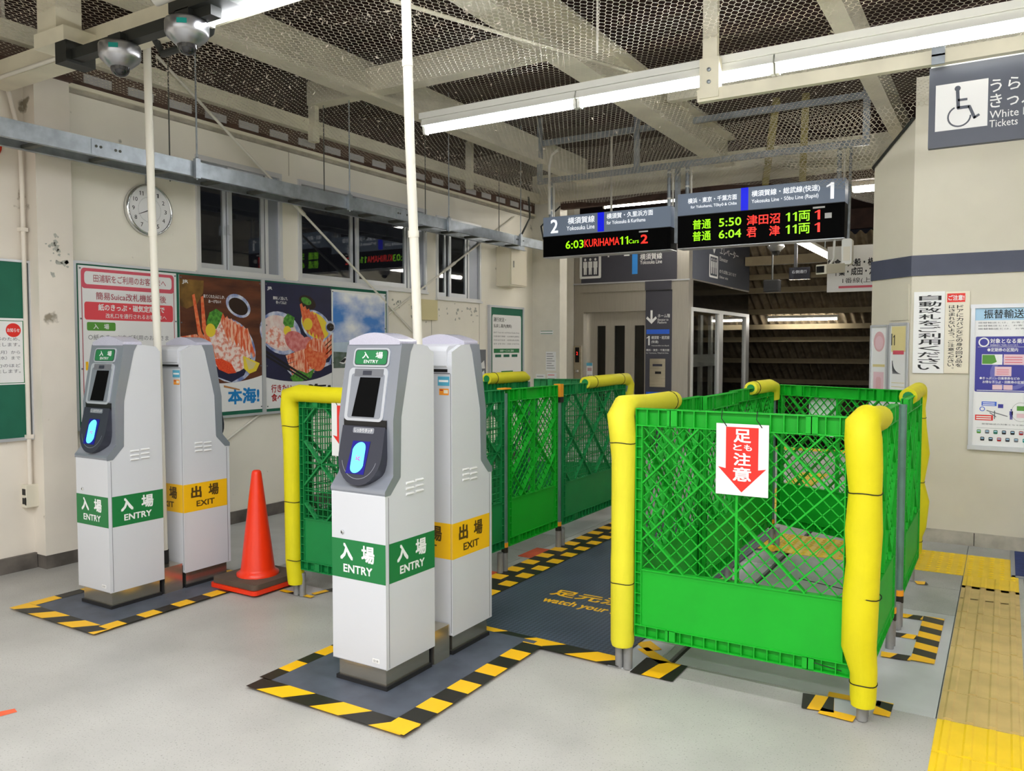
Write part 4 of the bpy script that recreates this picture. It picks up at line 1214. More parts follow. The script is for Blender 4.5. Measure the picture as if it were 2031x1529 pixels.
pad([(x + .015, y, .075), (x + .015, y, .1), (x, y, .22), (x, y, .6), (x - .002, y, .9), (x - .012, y, 1.1), (x - .008, y, 1.175), (x + .06, y, 1.19), (x + .25, y, 1.185), (x + .7, y, 1.185)],
    [.046, .05, .05, .052, .053, .06, .06, .05, .046, .046], 'tall yellow pad on the corner post beside the orange cone', 'foam',
    (((x + .012, y, .22), .0515, 'z'), ((x, y, .56), .053, 'z'), ((x - .004, y, 1.0), .057, 'z')))
pad([(-3.52, 6.03, 1.19), (-3.52, 5.95, 1.205), (-3.52, 5.6, 1.205), (-3.52, 5.38, 1.205)], [.025, .046, .047, .045], 'short yellow pad on the wall-side top rail of the left enclosure', 'foam_pale', (((-3.52, 5.48, 1.205), .048, 'y'),), True)
pad([(-2.735, 6.37, .75), (-2.735, 6.37, 1.0), (-2.735, 6.385, 1.14), (-2.735, 6.33, 1.19), (-2.735, 6.15, 1.192), (-2.735, 5.62, 1.185), (-2.735, 5.55, 1.185)], [.046, .046, .05, .05, .046, .048, .045], 'yellow pad bent over the far end of the row beside the mat', 'foam_pale', (((-2.735, 5.68, 1.185), .049, 'y'), ((-2.735, 6.2, 1.191), .0475, 'y')), True)

# loose tie tails
for (a, c, l) in (((-.50, 3.36, .50), (-.72, 3.50, .48), 'upper'), ((-.52, 3.40, .30), (-.62, 3.42, .33), 'lower'), ((-.52, 3.33, .185), (-.62, 3.31, .205), 'bottom')):
    s = MB().tube([a, c], .002, 'black', 5).build('tie_tail', loc=a); tag(s, f'loose black cable tie tail sticking out from the nearest yellow pad, {l} one', 'cable tie', 'loose tie tails')

# ================================================================== ARROW SIGNS
def arrow_sign(cx, y, z0, z1, w, label, parent_tilt=0.0):
    t = thing('arrow_sign', label, 'sign', (cx, y, z0))
    MB().box(cx - w / 2, cx + w / 2, y - .002, y + .001, z0, z1, 'paper').build('sheet', t)
    h = z1 - z0
    o = (cx, y - .0026, z0)
    s = MB()
    hw = w * .31
    s.flat([(-hw, h * .955), (hw, h * .955), (hw, h * .37), (w * .46, h * .39), (0, h * .045), (-w * .46, h * .39), (-hw, h * .37)], o, X, Z, 0, 'red_ink')
    for k, (ch, a0, a1, b0, b1) in enumerate((('足', -.16, .17, .74, .93), ('と', -.17, 0.0, .63, .72), ('も', .04, .19, .63, .72), ('注', -.16, .17, .42, .60), ('意', -.17, .18, .20, .40))):
        s.text(ch, o, X, Z, a0 * w, a1 * w, b0 * h, b1 * h, .0006, 'white_ink', .03)
    s.build('print', t)
    for sx in (-.35, .32):
        MB().tube([(cx + sx * w - .01, y + .004, z1 + .052), (cx + sx * w - .01, y - .006, z1 + .02), (cx + sx * w + .012, y - .004, z1 - .012)], .002, 'black', 5).build('cable_tie', t)
arrow_sign(-.915, 3.312, .843, 1.138, .215, 'white card with red downward arrow and lettering hung on the bright green panel')
arrow_sign(-3.09, 3.312, .85, 1.145, .215, 'white card with red downward arrow half hidden behind the nearest reader post')
t = thing('blank_sheet', 'blank white back of a card hung on the far panel of the bright enclosure', 'sign', (-1.10, 5.9, .84))
MB().obox((-1.08, 5.915, .987), Vector((.10, -.05, 0)), (0, 0, .15), Vector((.0008, .0016, 0)), 'paper').build('sheet', t)

# ================================================================== POSTER BOARD ON THE LEFT WALL
bx = -5.372
bd = thing('poster_board', 'long green pin board with a grey metal frame on the window wall', 'board', (-5.4, 4.75, .9))
MB().box(-5.392, -5.378, 3.15, 6.36, .90, 2.03, 'board_green').build('backing', bd)
s = MB().box(-5.395, -5.366, 3.13, 6.38, 2.022, 2.04, 'alu').box(-5.395, -5.366, 3.13, 6.38, .885, .905, 'alu').box(-5.395, -5.366, 3.13, 3.15, .905, 2.022, 'alu').box(-5.395, -5.366, 6.36, 6.38, .905, 2.022, 'alu').box(-5.395, -5.366, 4.742, 4.778, .905, 2.022, 'alu')
s.build('frame', bd)
def pins(parent, y0, y1, z0, z1, ny=3, nz=4):
    s = MB()
    for k in range(nz):
        for yy in (y0 + .012, y1 - .012):
            s.lathe([(.006, 0), (.006, .004), (0, .006)], (bx + .001, yy, z0 + .02 + (z1 - z0 - .04) * k / (nz - 1)), 'ink_grey', 6, axis=X)
    s.build('drawing_pin', parent)
def poster(name, y0, y1, z0, z1, label, base='paper'):
    t = thing(name, label, 'poster', (bx, (y0 + y1) / 2, z0), 'posters on the green board')
    MB().box(bx - .005, bx - .0005, y0, y1, z0, z1, base).build('sheet', t)
    pins(t, y0, y1, z0, z1)
    return t
# pink notice
y0, y1, z0, z1 = 3.165, 3.925, .945, 2.012
t = poster('notice_poster', y0, y1, z0, z1, 'white notice poster with rose frame and red lettering behind the far entry post')
o = (bx, y0, z0)
W_, H_ = y1 - y0, z1 - z0
s = MB()
fr = [(.02, .985), (.975, .985), (.975, .02), (.02, .02)]
s.flat([(a * W_, b * H_) for a, b in rrect(.025, .972, .02, .985, .03)], o, Y, Z, 0, 'text_rose').flat([(a * W_, b * H_) for a, b in rrect(.033, .964, .026, .979, .025)], o, Y, Z, .0004, 'paper')
s.flat([(a * W_, b * H_) for a, b in rrect(.025, .972, .855, .985, .03)], o, Y, Z, .0008, 'rose_ink').flat([(a * W_, b * H_) for a, b in rrect(.055, .945, .882, .965, .025)], o, Y, Z, .0012, 'paper')
def T(s, body, a0, a1, b0, b1, m, bold=.0, d=.0018): s.text(body, o, Y, Z, a0 * W_, a1 * W_, b0 * H_, b1 * H_, d, m, bold)
T(s, '田浦駅をご利用のお客さまへ', .14, .88, .898, .948, 'text_rose', .01)
T(s, '簡易Suica改札機設置後', .16, .88, .785, .835, 'text_rose', .01)
s.flat([(a * W_, b * H_) for a, b in rrect(.05, .955, .655, .770, .02)], o, Y, Z, .0008, 'rose_red')
T(s, '紙のきっぷ・磁気定期券で', .18, .86, .715, .76, 'white_ink', .03)
T(s, '改札口を通行されるお客さまへ', .25, .88, .668, .700, 'white_ink', .008)
s.flat([(a * W_, b * H_) for a, b in rrect(.07, .345, .585, .64, .012)], o, Y, Z, .0008, 'green_ink')
T(s, '入　場', .13, .28, .595, .630, 'white_ink', .02)
T(s, '○紙のきっぷをご利用のお客さま', .08, .90, .525, .560, 'ink_grey')
T(s, '改札', .13, .25, .470, .503, 'ink_grey')
s.rect(.05 * W_, .075 * W_, .33 * H_, .385 * H_, o, Y, Z, .001, 'band_yellow')
s.build('print', t)
# crab bowl poster
y0, y1, z0, z1 = 3.95, 4.738, .935, 2.008
t = poster('crab_bowl_poster', y0, y1, z0, z1, 'brown food poster of a crab rice bowl with blue brush lettering')
o = (bx, y0, z0); W_, H_ = y1 - y0, z1 - z0
s = MB()
def PF(pts, m, d): s.flat([(a * W_, b * H_) for a, b in pts], o, Y, Z, d, m)
def wave(m_top, z_l, z_m, z_r, d):
    pts = [(0, z_l)] + [(k / 16, z_m + (z_l - z_m) * (1 - k / 8) ** 2 if k < 8 else z_m + (z_r - z_m) * (k / 8 - 1) ** 2) for k in range(1, 17)] + [(1, 1), (0, 1)]
    PF(pts, m_top, d)
wave('p_brown', .27, .215, .265, 0)
PF([(0, .97), (0, .78), (.08, .76), (.2, .80), (.27, .88), (.28, .97)], 'p_gold', .0004)
PF(ell(.70, .80, .16, .085, 24, -12), 'p_bowl', .0006); PF(ell(.70, .795, .125, .062, 24, -12), 'p_sauce', .0008)
PF(ell(.58, .46, .34, .24, 30, -10), 'p_bowl', .0006)
PF([(.30, .40), (.4, .27), (.6, .22), (.76, .27), (.86, .40)], 'p_navy', .0008)
PF(ell(.56, .50, .30, .20, 28, -14), 'p_meat', .0010)
for k in range(7):
    a = .46 + .052 * k
    PF([(a, .70 - .012 * k), (a + .045, .74 - .018 * k), (a + .14, .60 - .03 * k), (a + .11, .52 - .02 * k)], 'p_crab', .0012 + .0001 * k)
PF([(.38, .40), (.44, .32), (.56, .285), (.66, .29), (.60, .36), (.48, .40)], 'p_roe', .0016)
PF([(.14, .86), (.17, .87), (.24, .60), (.40, .40), (.34, .40), (.20, .58)], 'p_crab_red', .0018); PF([(.24, .85), (.27, .86), (.30, .62), (.42, .40), (.36, .42), (.25, .62)], 'p_crab_red', .0019)
PF([(0, .56), (.18, .58), (.30, .52), (.38, .42), (.28, .48), (.14, .54), (0, .53)], 'p_crab', .0017); PF([(0, .49), (.16, .49), (.30, .42), (.14, .455), (0, .46)], 'p_crab', .0017)
PF([(.30, .66), (.34, .74), (.42, .77), (.50, .74), (.47, .68), (.42, .62), (.36, .62)], 'p_leaf', .0020); PF(ell(.35, .61, .06, .05), 'p_lemon', .0021)
PF([(.75, .42), (.97, .36), (.92, .30), (.83, .28), (.76, .32)], 'p_lemon', .0022); PF([(.78, .40), (.92, .36), (.88, .32), (.82, .31)], 'p_beige', .0023)
PF([(.50, .20), (.70, .165), (.70, .155), (.50, .185)], 'p_wood', .0018)
T(s, 'JR', .03, .10, .935, .965, 'white_ink', .03, .002)
T(s, '来てくれた人にしか、', .27, .53, .845, .872, 'white_ink', .02, .002); T(s, 'あーげない!', .33, .48, .81, .835, 'white_ink', .02, .002)
s.build('print', t)
s = MB()
T(s, '本海!', .55, .96, .05, .175, 'p_blue_ink', .045, .0006)
s.build('lettering', t)
# seafood poster
y0, y1, z0, z1 = 4.782, 5.572, .93, 2.010
t = poster('seafood_poster', y0, y1, z0, z1, 'navy food poster of sashimi, prawns and a whole crab')
o = (bx, y0, z0); W_, H_ = y1 - y0, z1 - z0
s = MB()
wave('p_navy', .25, .205, .27, 0)
PF(ell(.22, .60, .30, .17, 28, -8), 'p_bowl', .0004); PF(ell(.20, .60, .26, .14, 28, -8), 'p_fish', .0006); PF([(.0, .60), (.12, .66), (.28, .60), (.36, .50), (.18, .48), (0, .52)], 'p_meat', .0008)
PF([(.26, .72), (.32, .76), (.42, .73), (.40, .65), (.30, .64), (.25, .68)], 'p_leaf', .0010); PF(ell(.31, .62, .055, .04), 'p_lemon', .0011)
PF(ell(.62, .86, .13, .055, 20, -10), 'p_sauce', .0005); PF(ell(.60, .87, .08, .03, 16, -10), 'p_leaf', .0007)
PF(ell(.76, .66, .25, .13, 24, -14), 'p_bowl', .0006); PF(ell(.74, .67, .22, .105, 24, -14), 'p_lemon', .0008)
for k in range(5):
    a = .50 + .055 * k
    PF([(a, .84 - .02 * k), (a + .03, .85 - .02 * k), (a + .16, .66 - .02 * k), (a + .12, .60 - .02 * k), (a + .05, .68)], 'p_crab_red', .0010 + .0001 * k)
PF(ell(.62, .68, .07, .05), 'p_lemon', .0018)
PF(ell(.44, .53, .17, .085, 20, -12), 'p_fish_red', .0012); PF(ell(.58, .50, .11, .07, 18, 20), 'p_fish_red', .0013)
PF(ell(.98, .66, .08, .055), 'p_bowl', .0009); PF(ell(.98, .66, .06, .035), 'p_sauce', .0010)
PF([(.30, .30), (.95, .36), (1.0, .42), (.98, .34), (.42, .22)], 'p_bowl', .0007)
for k in range(6):
    b = .42 - .035 * k
    PF([(.28 + .02 * k, b), (.60, b + .06), (.72, b + .03), (.60, b + .02), (.30 + .02 * k, b - .03)], 'p_crab', .0014 + .0001 * k)
for k in range(4):
    b = .50 - .04 * k
    PF([(.80, b), (1.0, b + .10), (1.0, b + .05), (.84, b - .03)], 'p_crab', .0014)
PF(ell(.74, .42, .17, .13, 26, -20), 'p_crab_red', .0022); PF([(.62, .50), (.70, .57), (.84, .55), (.92, .46), (.84, .44), (.70, .46)], 'p_crab', .0023)
PF([(.0, .44), (.62, .215), (.64, .225), (.0, .465)], 'ink', .0026); PF([(.0, .41), (.58, .205), (.60, .212), (.0, .43)], 'ink', .0026)
PF([(.34, .24), (.46, .30), (.60, .27), (.72, .31), (.66, .23), (.50, .205), (.38, .21)], 'p_leaf', .0024)
T(s, 'JR', .03, .10, .935, .965, 'white_ink', .03, .002)
T(s, '美味しく並んで、', .11, .32, .865, .893, 'white_ink', .02, .002); T(s, '待ってるよ!', .15, .30, .832, .858, 'white_ink', .02, .002)
T(s, '行きたい、', .07, .40, .125, .19, 'p_darkred', .03, .0004); T(s, '食べたい', .07, .40, .055, .118, 'p_darkred', .03, .0004)
T(s, '海!', .60, .98, .07, .18, 'ink', .04, .0004)
s.build('print', t)
# sky poster
y0, y1, z0, z1 = 5.578, 6.345, .96, 1.995
t = poster('train_poster', y0, y1, z0, z1, 'blue sky poster with hills and a white train')
o = (bx, y0, z0); W_, H_ = y1 - y0, z1 - z0
s = MB()
PF([(.02, .98), (.02, .46), (.98, .46), (.98, .98)], 'p_sky', 0); PF([(.02, .52), (.02, .38), (.98, .38), (.98, .55), (.6, .57), (.3, .53)], 'p_haze', .0004)
PF([(.02, .44), (.02, .29), (.98, .29), (.98, .42), (.6, .40), (.35, .43)], 'p_field', .0008); PF([(.12, .34), (.22, .39), (.55, .41), (.98, .41), (.98, .37), (.40, .35), (.18, .325)], 'white_ink', .0012); PF([(.13, .345), (.20, .378), (.26, .38), (.20, .34)], 'ink', .0016)
s.build('print', t)
# far left green board with a notice
gb = thing('poster_board', 'green pin board at the picture edge with one pinned notice', 'board', (-5.45, 2.2, .85))
MB().box(-5.455, -5.44, 1.4, 2.86, .87, 2.0, 'board_green').build('backing', gb)
MB().box(-5.457, -5.43, 1.4, 2.89, 2.0, 2.015, 'alu').box(-5.457, -5.43, 1.4, 2.89, .85, .87, 'alu').box(-5.457, -5.43, 2.87, 2.89, .87, 2.0, 'alu').build('frame', gb)
t = thing('paper_notice', 'white paper notice with a red round seal pinned on the dark green board', 'notice', (-5.435, 2.6, 1.2))
MB().box(-5.439, -5.436, 2.30, 2.845, 1.215, 1.64, 'paper').build('sheet', t)
o = (-5.4355, 2.30, 1.215); W_, H_ = .545, .425
s = MB()
PF([(0.02, .965), (.975, .965), (.975, .02), (.02, .02)], 'tag_green', 0); PF([(0.03, .955), (.965, .955), (.965, .03), (.03, .03)], 'paper', .0003)
PF(ell(.86, .82, .085, .105, 24), 'red_ink', .0006)
T(s, 'お知らせ', .79, .93, .79, .85, 'white_ink', .02, .001)
for k, tx in enumerate(('工事のため、', 'いたします。', '日（月）から', '日（水）まで', '協力のほど', 'いたします。')):
    b = .66 - .085 * k - (.03 if k > 1 else 0) - (.03 if k > 3 else 0)
    T(s, tx, .60, .93, b, b + .055, 'ink_grey', .005, .0006)
s.build('print', t)
# ================================================================== WALL CLOCK
ck = thing('wall_clock', 'round white wall clock with silver rim hanging from a hook on the cream wall', 'clock', (-5.42, 3.724, 2.46))
MB().lathe([(.165, 0), (.187, .004), (.190, .03), (.183, .045), (.172, .047), (.170, .036)], (-5.42, 3.724, 2.46), 'chrome', 40, axis=X).build('rim', ck)
s = MB().lathe([(.172, 0), (0, 0)], (-5.386, 3.724, 2.46), 'white_paint', 40, axis=X)
oc = (-5.3855, 3.724, 2.46)
for h in range(1, 13):
    a = R(90 - 30 * h)
    px, py = .130 * math.cos(a), .130 * math.sin(a)
    w = .010 if h < 10 else .017
    s.text(str(h), oc, Y, Z, px - w, px + w, py - .015, py + .015, 0, 'ink', .005)
for q in range(60):
    a = R(6 * q)
    c, d = math.cos(a), math.sin(a)
    r0, r1, w = (.088, .094, .0012)
    s.flat([(c * r0 - d * w, d * r0 + c * w), (c * r0 + d * w, d * r0 - c * w), (c * r1 + d * w, d * r1 - c * w), (c * r1 - d * w, d * r1 + c * w)], oc, Y, Z, 0, 'ink_grey')
s.build('dial', ck)
def hand(name, ang, ln, w):
    a = R(90 - ang); c, d = math.cos(a), math.sin(a)
    MB().prism([(-.02 * c - d * w, -.02 * d + c * w), (-.02 * c + d * w, -.02 * d - c * w), (ln * c + d * w * .4, ln * d - c * w * .4), (ln * c - d * w * .4, ln * d + c * w * .4)], (-5.383, 3.724, 2.46), Y, Z, 0, .002, 'ink').build(name, ck)
hand('hour_hand', 172, .085, .005); hand('minute_hand', 246, .10, .0035)
MB().tube([(-5.415, 3.715, 2.62), (-5.41, 3.715, 2.74)], .007, 'chrome', 8).lathe([(.014, 0), (.014, .01), (0, .012)], (-5.42, 3.715, 2.745), 'chrome', 10, axis=X).build('hook', ck)

# ================================================================== CABLE LADDER, RODS, BRACES, CONDUITS
tr = thing('cable_ladder', 'galvanised cable ladder hung on rods along the window wall', 'cable tray', (-5.0, 5, 2.65))
for x, sx in ((-4.90, -1), (-5.16, 1)):
    MB().box(x - .003, x + .003, .8, 8.75, 2.655, 2.76, 'galv').box(min(x, x + .03 * sx), max(x, x + .03 * sx), .8, 8.75, 2.655, 2.66, 'galv').box(min(x, x + .03 * sx), max(x, x + .03 * sx), .8, 8.75, 2.755, 2.76, 'galv').build('side_rail', tr)
for k in range(19):
    y = 1.0 + .43 * k
    if y < 8.7: MB().box(-5.157, -4.903, y - .02, y + .02, 2.662, 2.685, 'galv_dark').build('rung', tr)
for y in (3.10, 6.05, 8.2):
    s = MB().box(-4.899, -4.894, y - .11, y + .11, 2.662, 2.752, 'galv')
    for d in (-.08, -.05, .05, .08): s.lathe([(.009, 0), (.009, .004), (0, .004)], (-4.894, y + d, 2.712), 'galv_dark', 8, axis=X)
    s.build('splice_plate', tr)
for y in (3.75, 5.30, 6.76, 8.19):
    s = MB().box(-4.893, -4.865, y - .02, y + .02, 2.64, 2.775, 'galv').tube([(-4.88, y, 2.63), (-4.88, y, 4.03)], .006, 'galv', 6)
    s.lathe([(.012, 0), (.012, .012), (0, .012)], (-4.88, y, 2.775), 'galv', 8)
    s.build('hanger_rod', tr)
    MB().tube([(-5.18, y, 2.65), (-5.18, y, 4.03)], .005, 'galv_dark', 6).build('hanger_rod', tr)
for (a, c, l, tb) in (((-5.28, 3.73, 3.556), (-5.403, 6.95, 1.54), 'cream diagonal brace rod falling to the right across the windows', 5.0), ((-5.403, 8.9, 3.12), (-5.403, 4.2, .60), 'cream diagonal brace rod rising to the right across the third window', 7.6)):
    t = thing('brace_rod', l, 'brace', c)
    MB().tube([a, c], .011, 'pole_cream', 8).build('rod', t)
    u = (Vector(c) - Vector(a)) / (a[1] - c[1]) * -1
    q = Vector(a) + (Vector(c) - Vector(a)) * ((tb - a[1]) / (c[1] - a[1]))
    MB().tube([q, q + (Vector(c) - Vector(a)).normalized() * .25], .018, 'pole_cream', 8).build('turnbuckle', t)
# cream poles feeding the reader posts
t = thing('cable_pole', 'cream plastic cable pole rising from the nearest reader posts to the roof', 'pole', (-2.3, 2.93, .17))
MB().tube([(-2.30, 2.955, .168), (-2.30, 2.953, 1.2), (-2.30, 2.93, 1.7), (-2.305, 2.895, 2.4), (-2.30, 2.87, 3.0), (-2.30, 2.87, 4.02)], [.021, .021, .021, .022, .022, .022], 'pole_cream', 12).build('pipe', t)
for z in (1.95, 2.7):
    MB().tube([(-2.303, 2.918 if z < 2.5 else 2.882, z), (-2.303, 2.916 if z < 2.5 else 2.880, z + .03)], .0245, 'pole_cream', 12).build('coupling', t)
t = thing('cable_pole', 'cream plastic cable pole between the far reader posts, black at its foot', 'pole', (-4.27, 2.99, .17))
MB().tube([(-4.268, 3.0, .24), (-4.268, 2.99, 1.2), (-4.27, 2.965, 2.3), (-4.27, 2.955, 3.22)], .022, 'pole_cream', 12).build('pipe', t)
MB().tube([(-4.268, 3.0, .168), (-4.268, 3.0, .245)], .026, 'rubber', 12).build('foot_sleeve', t)
MB().tube([(-4.27, 2.968, 2.1), (-4.27, 2.967, 2.13)], .0245, 'pole_cream', 12).build('coupling', t)
t = thing('wall_conduit', 'beige conduit running down the corner of the pillar to a socket', 'conduit', (-5.43, 2.845, .5))
MB().tube([(-5.43, 2.75, 3.9), (-5.43, 2.76, 3.15), (-5.432, 2.84, 2.8), (-5.432, 2.845, 2.5), (-5.432, 2.845, .56)], .014, 'wall_cream_old', 8).build('pipe', t)
for z in (.86, 2.2): MB().box(-5.46, -5.415, 2.822, 2.868, z, z + .025, 'wall_cream_old').build('clip', t)
t = thing('socket_box', 'cream double socket box on the wall under the conduit', 'socket', (-5.46, 2.84, .41))
MB().box(-5.459, -5.40, 2.80, 2.885, .41, .56, 'cream_plastic').build('box', t, bevel=.006)
MB().box(-5.41, -5.399, 2.798, 2.80, .43, .48, 'black').box(-5.44, -5.405, 2.797, 2.80, .435, .475, 'black').box(-5.44, -5.405, 2.797, 2.80, .495, .535, 'black').build('outlet', t)
for i, (pts, r, m, l) in enumerate((
    ([(-4.45, 8.1, 2.96), (-4.45, 8.1, 3.5), (-4.42, 8.1, 3.62), (-4.33, 8.08, 3.66)], .016, 'pole_cream', 'cream conduit bending over at the left end of the platform 2 board'),
    ([(-5.1, 8.75, 3.32), (-5.05, 8.7, 3.05), (-5.08, 8.5, 2.78)], .012, 'galv_dark', 'grey cable drooping onto the end of the cable ladder'),
    ([(-4.9, 9.2, 3.25), (-4.95, 8.8, 2.95), (-4.75, 8.5, 2.75), (-4.6, 8.35, 2.85)], .010, 'black', 'black cable looping from the ladder to the platform 2 board'),
    ([(-2.05, 4.3, 4.0), (-2.05, 4.3, 3.15)], .007, 'pole_cream', 'thin cream rod hanging through the netting above the long lamp row'),
    ([(-4.05, 8.9, 4.0), (-4.05, 8.9, 3.0)], .014, 'pole_cream', 'cream vertical conduit behind the platform 2 board'),
    ([(-5.3, 2.56, 3.04), (-3.4, 2.56, 3.045), (-2.7, 2.56, 3.10)], .012, 'pole_cream', 'cream pipe along the cross beam above the dome cameras'),
    ([(-3.55, 2.48, 3.35), (-3.55, 2.48, 3.16), (-3.5, 2.48, 3.10), (-2.9, 2.48, 3.12)], .022, 'lamp_white', 'white flexible conduit elbow above the black camera bar'))):
    o = MB().tube(pts, r, m, 8).build('conduit', loc=pts[0]); tag(o, l, 'conduit')

# ================================================================== DOME CAMERAS ON THE BLACK BAR
t = thing('camera_bar', 'black square steel bar under the cross beam that carries two dome cameras', 'bar', (-3.7, 2.5, 2.97))
MB().box(-4.3, -3.10, 2.47, 2.53, 2.955, 3.01, 'black_bar').build('bar', t)
MB().box(-3.36, -3.0, 2.44, 2.58, 3.0, 3.05, 'black_bar').build('bracket', t)
MB().box(-4.3, -4.2, 2.44, 2.6, 2.94, 3.05, 'black_bar').build('bracket', t)
def dome(x, y, z, label, r=.098):
    t = thing('dome_camera', label, 'camera', (x, y, z), 'dome cameras on the black bar')
    MB().lathe([(0, 0), (r * .97, 0), (r, -.01), (r, -.055), (r * .93, -.07), (r * .55, -.105), (r * .46, -.108)], (x, y, z), 'cctv_silver', 28).build('housing', t)
    MB().lathe([(r * .47, -.105)] + [(r * .46 * math.cos(q), -.108 - r * .46 * math.sin(q)) for q in [math.pi / 2 * k / 7 for k in range(8)]], (x, y, z), 'cctv_dark', 20).build('dome', t)
    a = R(-50)
    MB().obox((x + math.cos(a) * (r + .0005), y + math.sin(a) * (r + .0005), z - .03), Vector((-math.sin(a), math.cos(a), 0)) * .022, Z * .011, Vector((math.cos(a), math.sin(a), 0)) * .001, 'teal').build('label', t)
    MB().box(x - .05, x + .05, y - .03, y + .03, z, z + .05, 'black_bar').build('mount', t)
dome(-3.268, 2.47, 2.955, 'silver dome camera hanging next to the lamp end')
dome(-3.785, 2.47, 2.945, 'silver dome camera hanging beside the far cream pole')
t = thing('pipe_bracket', 'dark grey pipe arm reaching back from the camera bar', 'bar', (-3.6, 2.6, 2.95))
MB().tube([(-3.84, 2.70, 3.075), (-3.84, 2.75, 3.00), (-3.60, 2.74, 3.0), (-3.42, 2.72, 3.02), (-3.36, 2.69, 3.08)], .02, 'black_bar', 8).build('pipe', t)

# ================================================================== DEPARTURE BOARDS
def board(x0, x1, zh, label, group):
    t = thing('departure_board', label, 'departure board', ((x0 + x1) / 2, 8.2, 2.49), group)
    zt = zh[0]
    MB().box(x0, x1, 8.2, 8.38, zh[1], zt, 'sign_grey').build('header_box', t)
    MB().box(x0, x1, 8.2, 8.38, 2.492, zh[1], 'display_black').box(x0 + .03, x1 - .03, 8.197, 8.2, 2.515, zh[1] - .01, 'display_black').build('display_box', t)
    MB().box(x0, x1, 8.196, 8.2, zh[1] - .004, zh[1] + .002, 'black').box(x0, x1, 8.196, 8.384, 2.486, 2.492, 'alu').build('edge_trim', t)
    return t
oB = (0, 8.1985, 0)
x0, x1 = -2.97, -1.33
t1 = board(x0, x1, (3.053, 2.826), 'larger departure board for platform 1 with two green and red LED rows', 'hanging departure boards')
def F(a): return x0 + (x1 - x0) * a
TARGET = [t1]
def TB(body, a0, a1, b0, b1, m, bold=.0, d=0.0): MB().text(body, oB, X, Z, F(a0), F(a1), b0, b1, d, m, bold).build('lettering', TARGET[0])
TB('横浜・東京・千葉方面', .066, .377, 2.945, 3.0, 'lit_white', .012); TB('for Yokohama, Tōkyō & Chiba', .085, .377, 2.885, 2.925, 'lit_white', .004)
MB().rect(F(.402), F(.447), 2.826, 3.053, oB, X, Z, 0, 'sign_blue').build('blue_bar', t1)
TB('横須賀線・総武線(快速)', .467, .862, 2.945, 3.015, 'lit_white', .012); TB('Yokosuka Line・Sōbu Line (Rapid)', .467, .855, 2.88, 2.93, 'lit_white', .004)
TB('1', .898, .94, 2.865, 3.02, 'lit_white', .03)
oL = (0, 8.1955, 0)
def TL(body, a0, a1, b0, b1, m, bold=.0): MB().text(body, oL, X, Z, F(a0), F(a1), b0, b1, 0, m, bold).build('led_text', TARGET[0])
for (zb, z1_, dst) in ((2.675, 2.775, ('津田沼',)), (2.555, 2.655, ('君', '津'))):
    TL('普通', .10, .217, zb, z1_, 'led_green', .012)
    TL('5:50' if len(dst) == 1 else '6:04', .267, .407, zb + .008, z1_ - .008, 'led_green', .012)
    if len(dst) == 1: TL('津田沼', .44, .638, zb, z1_, 'led_red', .012)
    else: TL('君', .44, .50, zb, z1_, 'led_red', .012); TL('津', .575, .638, zb, z1_, 'led_red', .012)
    TL('11', .672, .735, zb + .008, z1_ - .008, 'led_green', .012); TL('両', .745, .81, zb, z1_, 'led_green', .012)
    TL('1', .837, .866, zb + .005, z1_ - .005, 'led_red', .03)
MB().box(F(.825), F(.892), 8.1945, 8.197, 2.785, 2.802, 'paper').box(F(.892), F(.93), 8.1945, 8.197, 2.685, 2.735, 'paper').build('white_label', t1)
x0, x1 = -4.583, -3.046
t2 = board(x0, x1, (2.945, 2.725), 'smaller departure board for platform 2 with one LED row', 'hanging departure boards')
TARGET[0] = t2
TB('2', .063, .126, 2.76, 2.915, 'lit_white', .02)
TB('横須賀線', .207, .424, 2.845, 2.92, 'lit_white', .012); TB('Yokosuka Line', .197, .424, 2.775, 2.825, 'lit_white', .004)
MB().rect(F(.448), F(.499), 2.735, 2.945, oB, X, Z, 0, 'sign_blue').build('blue_bar', t2)
TB('横須賀・久里浜方面', .52, .87, 2.865, 2.925, 'lit_white', .012); TB('for Yokosuka & Kurihama', .52, .815, 2.805, 2.845, 'lit_white', .004)
TL('6:03', .19, .338, 2.57, 2.66, 'led_green', .012); TL('KURIHAMA', .345, .62, 2.575, 2.66, 'led_red', .006); TL('11', .625, .687, 2.575, 2.66, 'led_green', .012)
TL('Cars', .692, .767, 2.58, 2.625, 'led_green', .0); TL('2', .782, .834, 2.57, 2.665, 'led_red', .02)
MB().box(F(.768), F(.835), 8.1945, 8.197, 2.69, 2.705, 'paper').build('white_label', t2)
for (x, par, zt) in ((-4.535, t2, 2.945), (-3.10, t2, 2.945), (-2.90, t1, 3.053), (-1.40, t1, 3.053)):
    hg = MB()
    hg.tube([(x, 8.29, zt), (x, 8.29, 3.40)], .022, 'galv', 10)
    h_ = hg.build('hanger', par)
    s = MB()
    for z in (zt + .08, 3.30): s.tube([(x, 8.29, z), (x, 8.29, z + .02)], .025, 'lamp_white', 10)
    s.tube([(x + .05, 8.27, zt), (x + .05, 8.27, 3.36)], .011, 'pole_cream', 8)
    s.build('cable_conduit', h_)
t = thing('pipe_stack', 'grey square conduit between the two departure boards with small stickers', 'conduit', (-3.01, 8.3, 2.5))
MB().box(-3.028, -2.992, 8.26, 8.34, 2.56, 3.36, 'galv').build('channel', t)

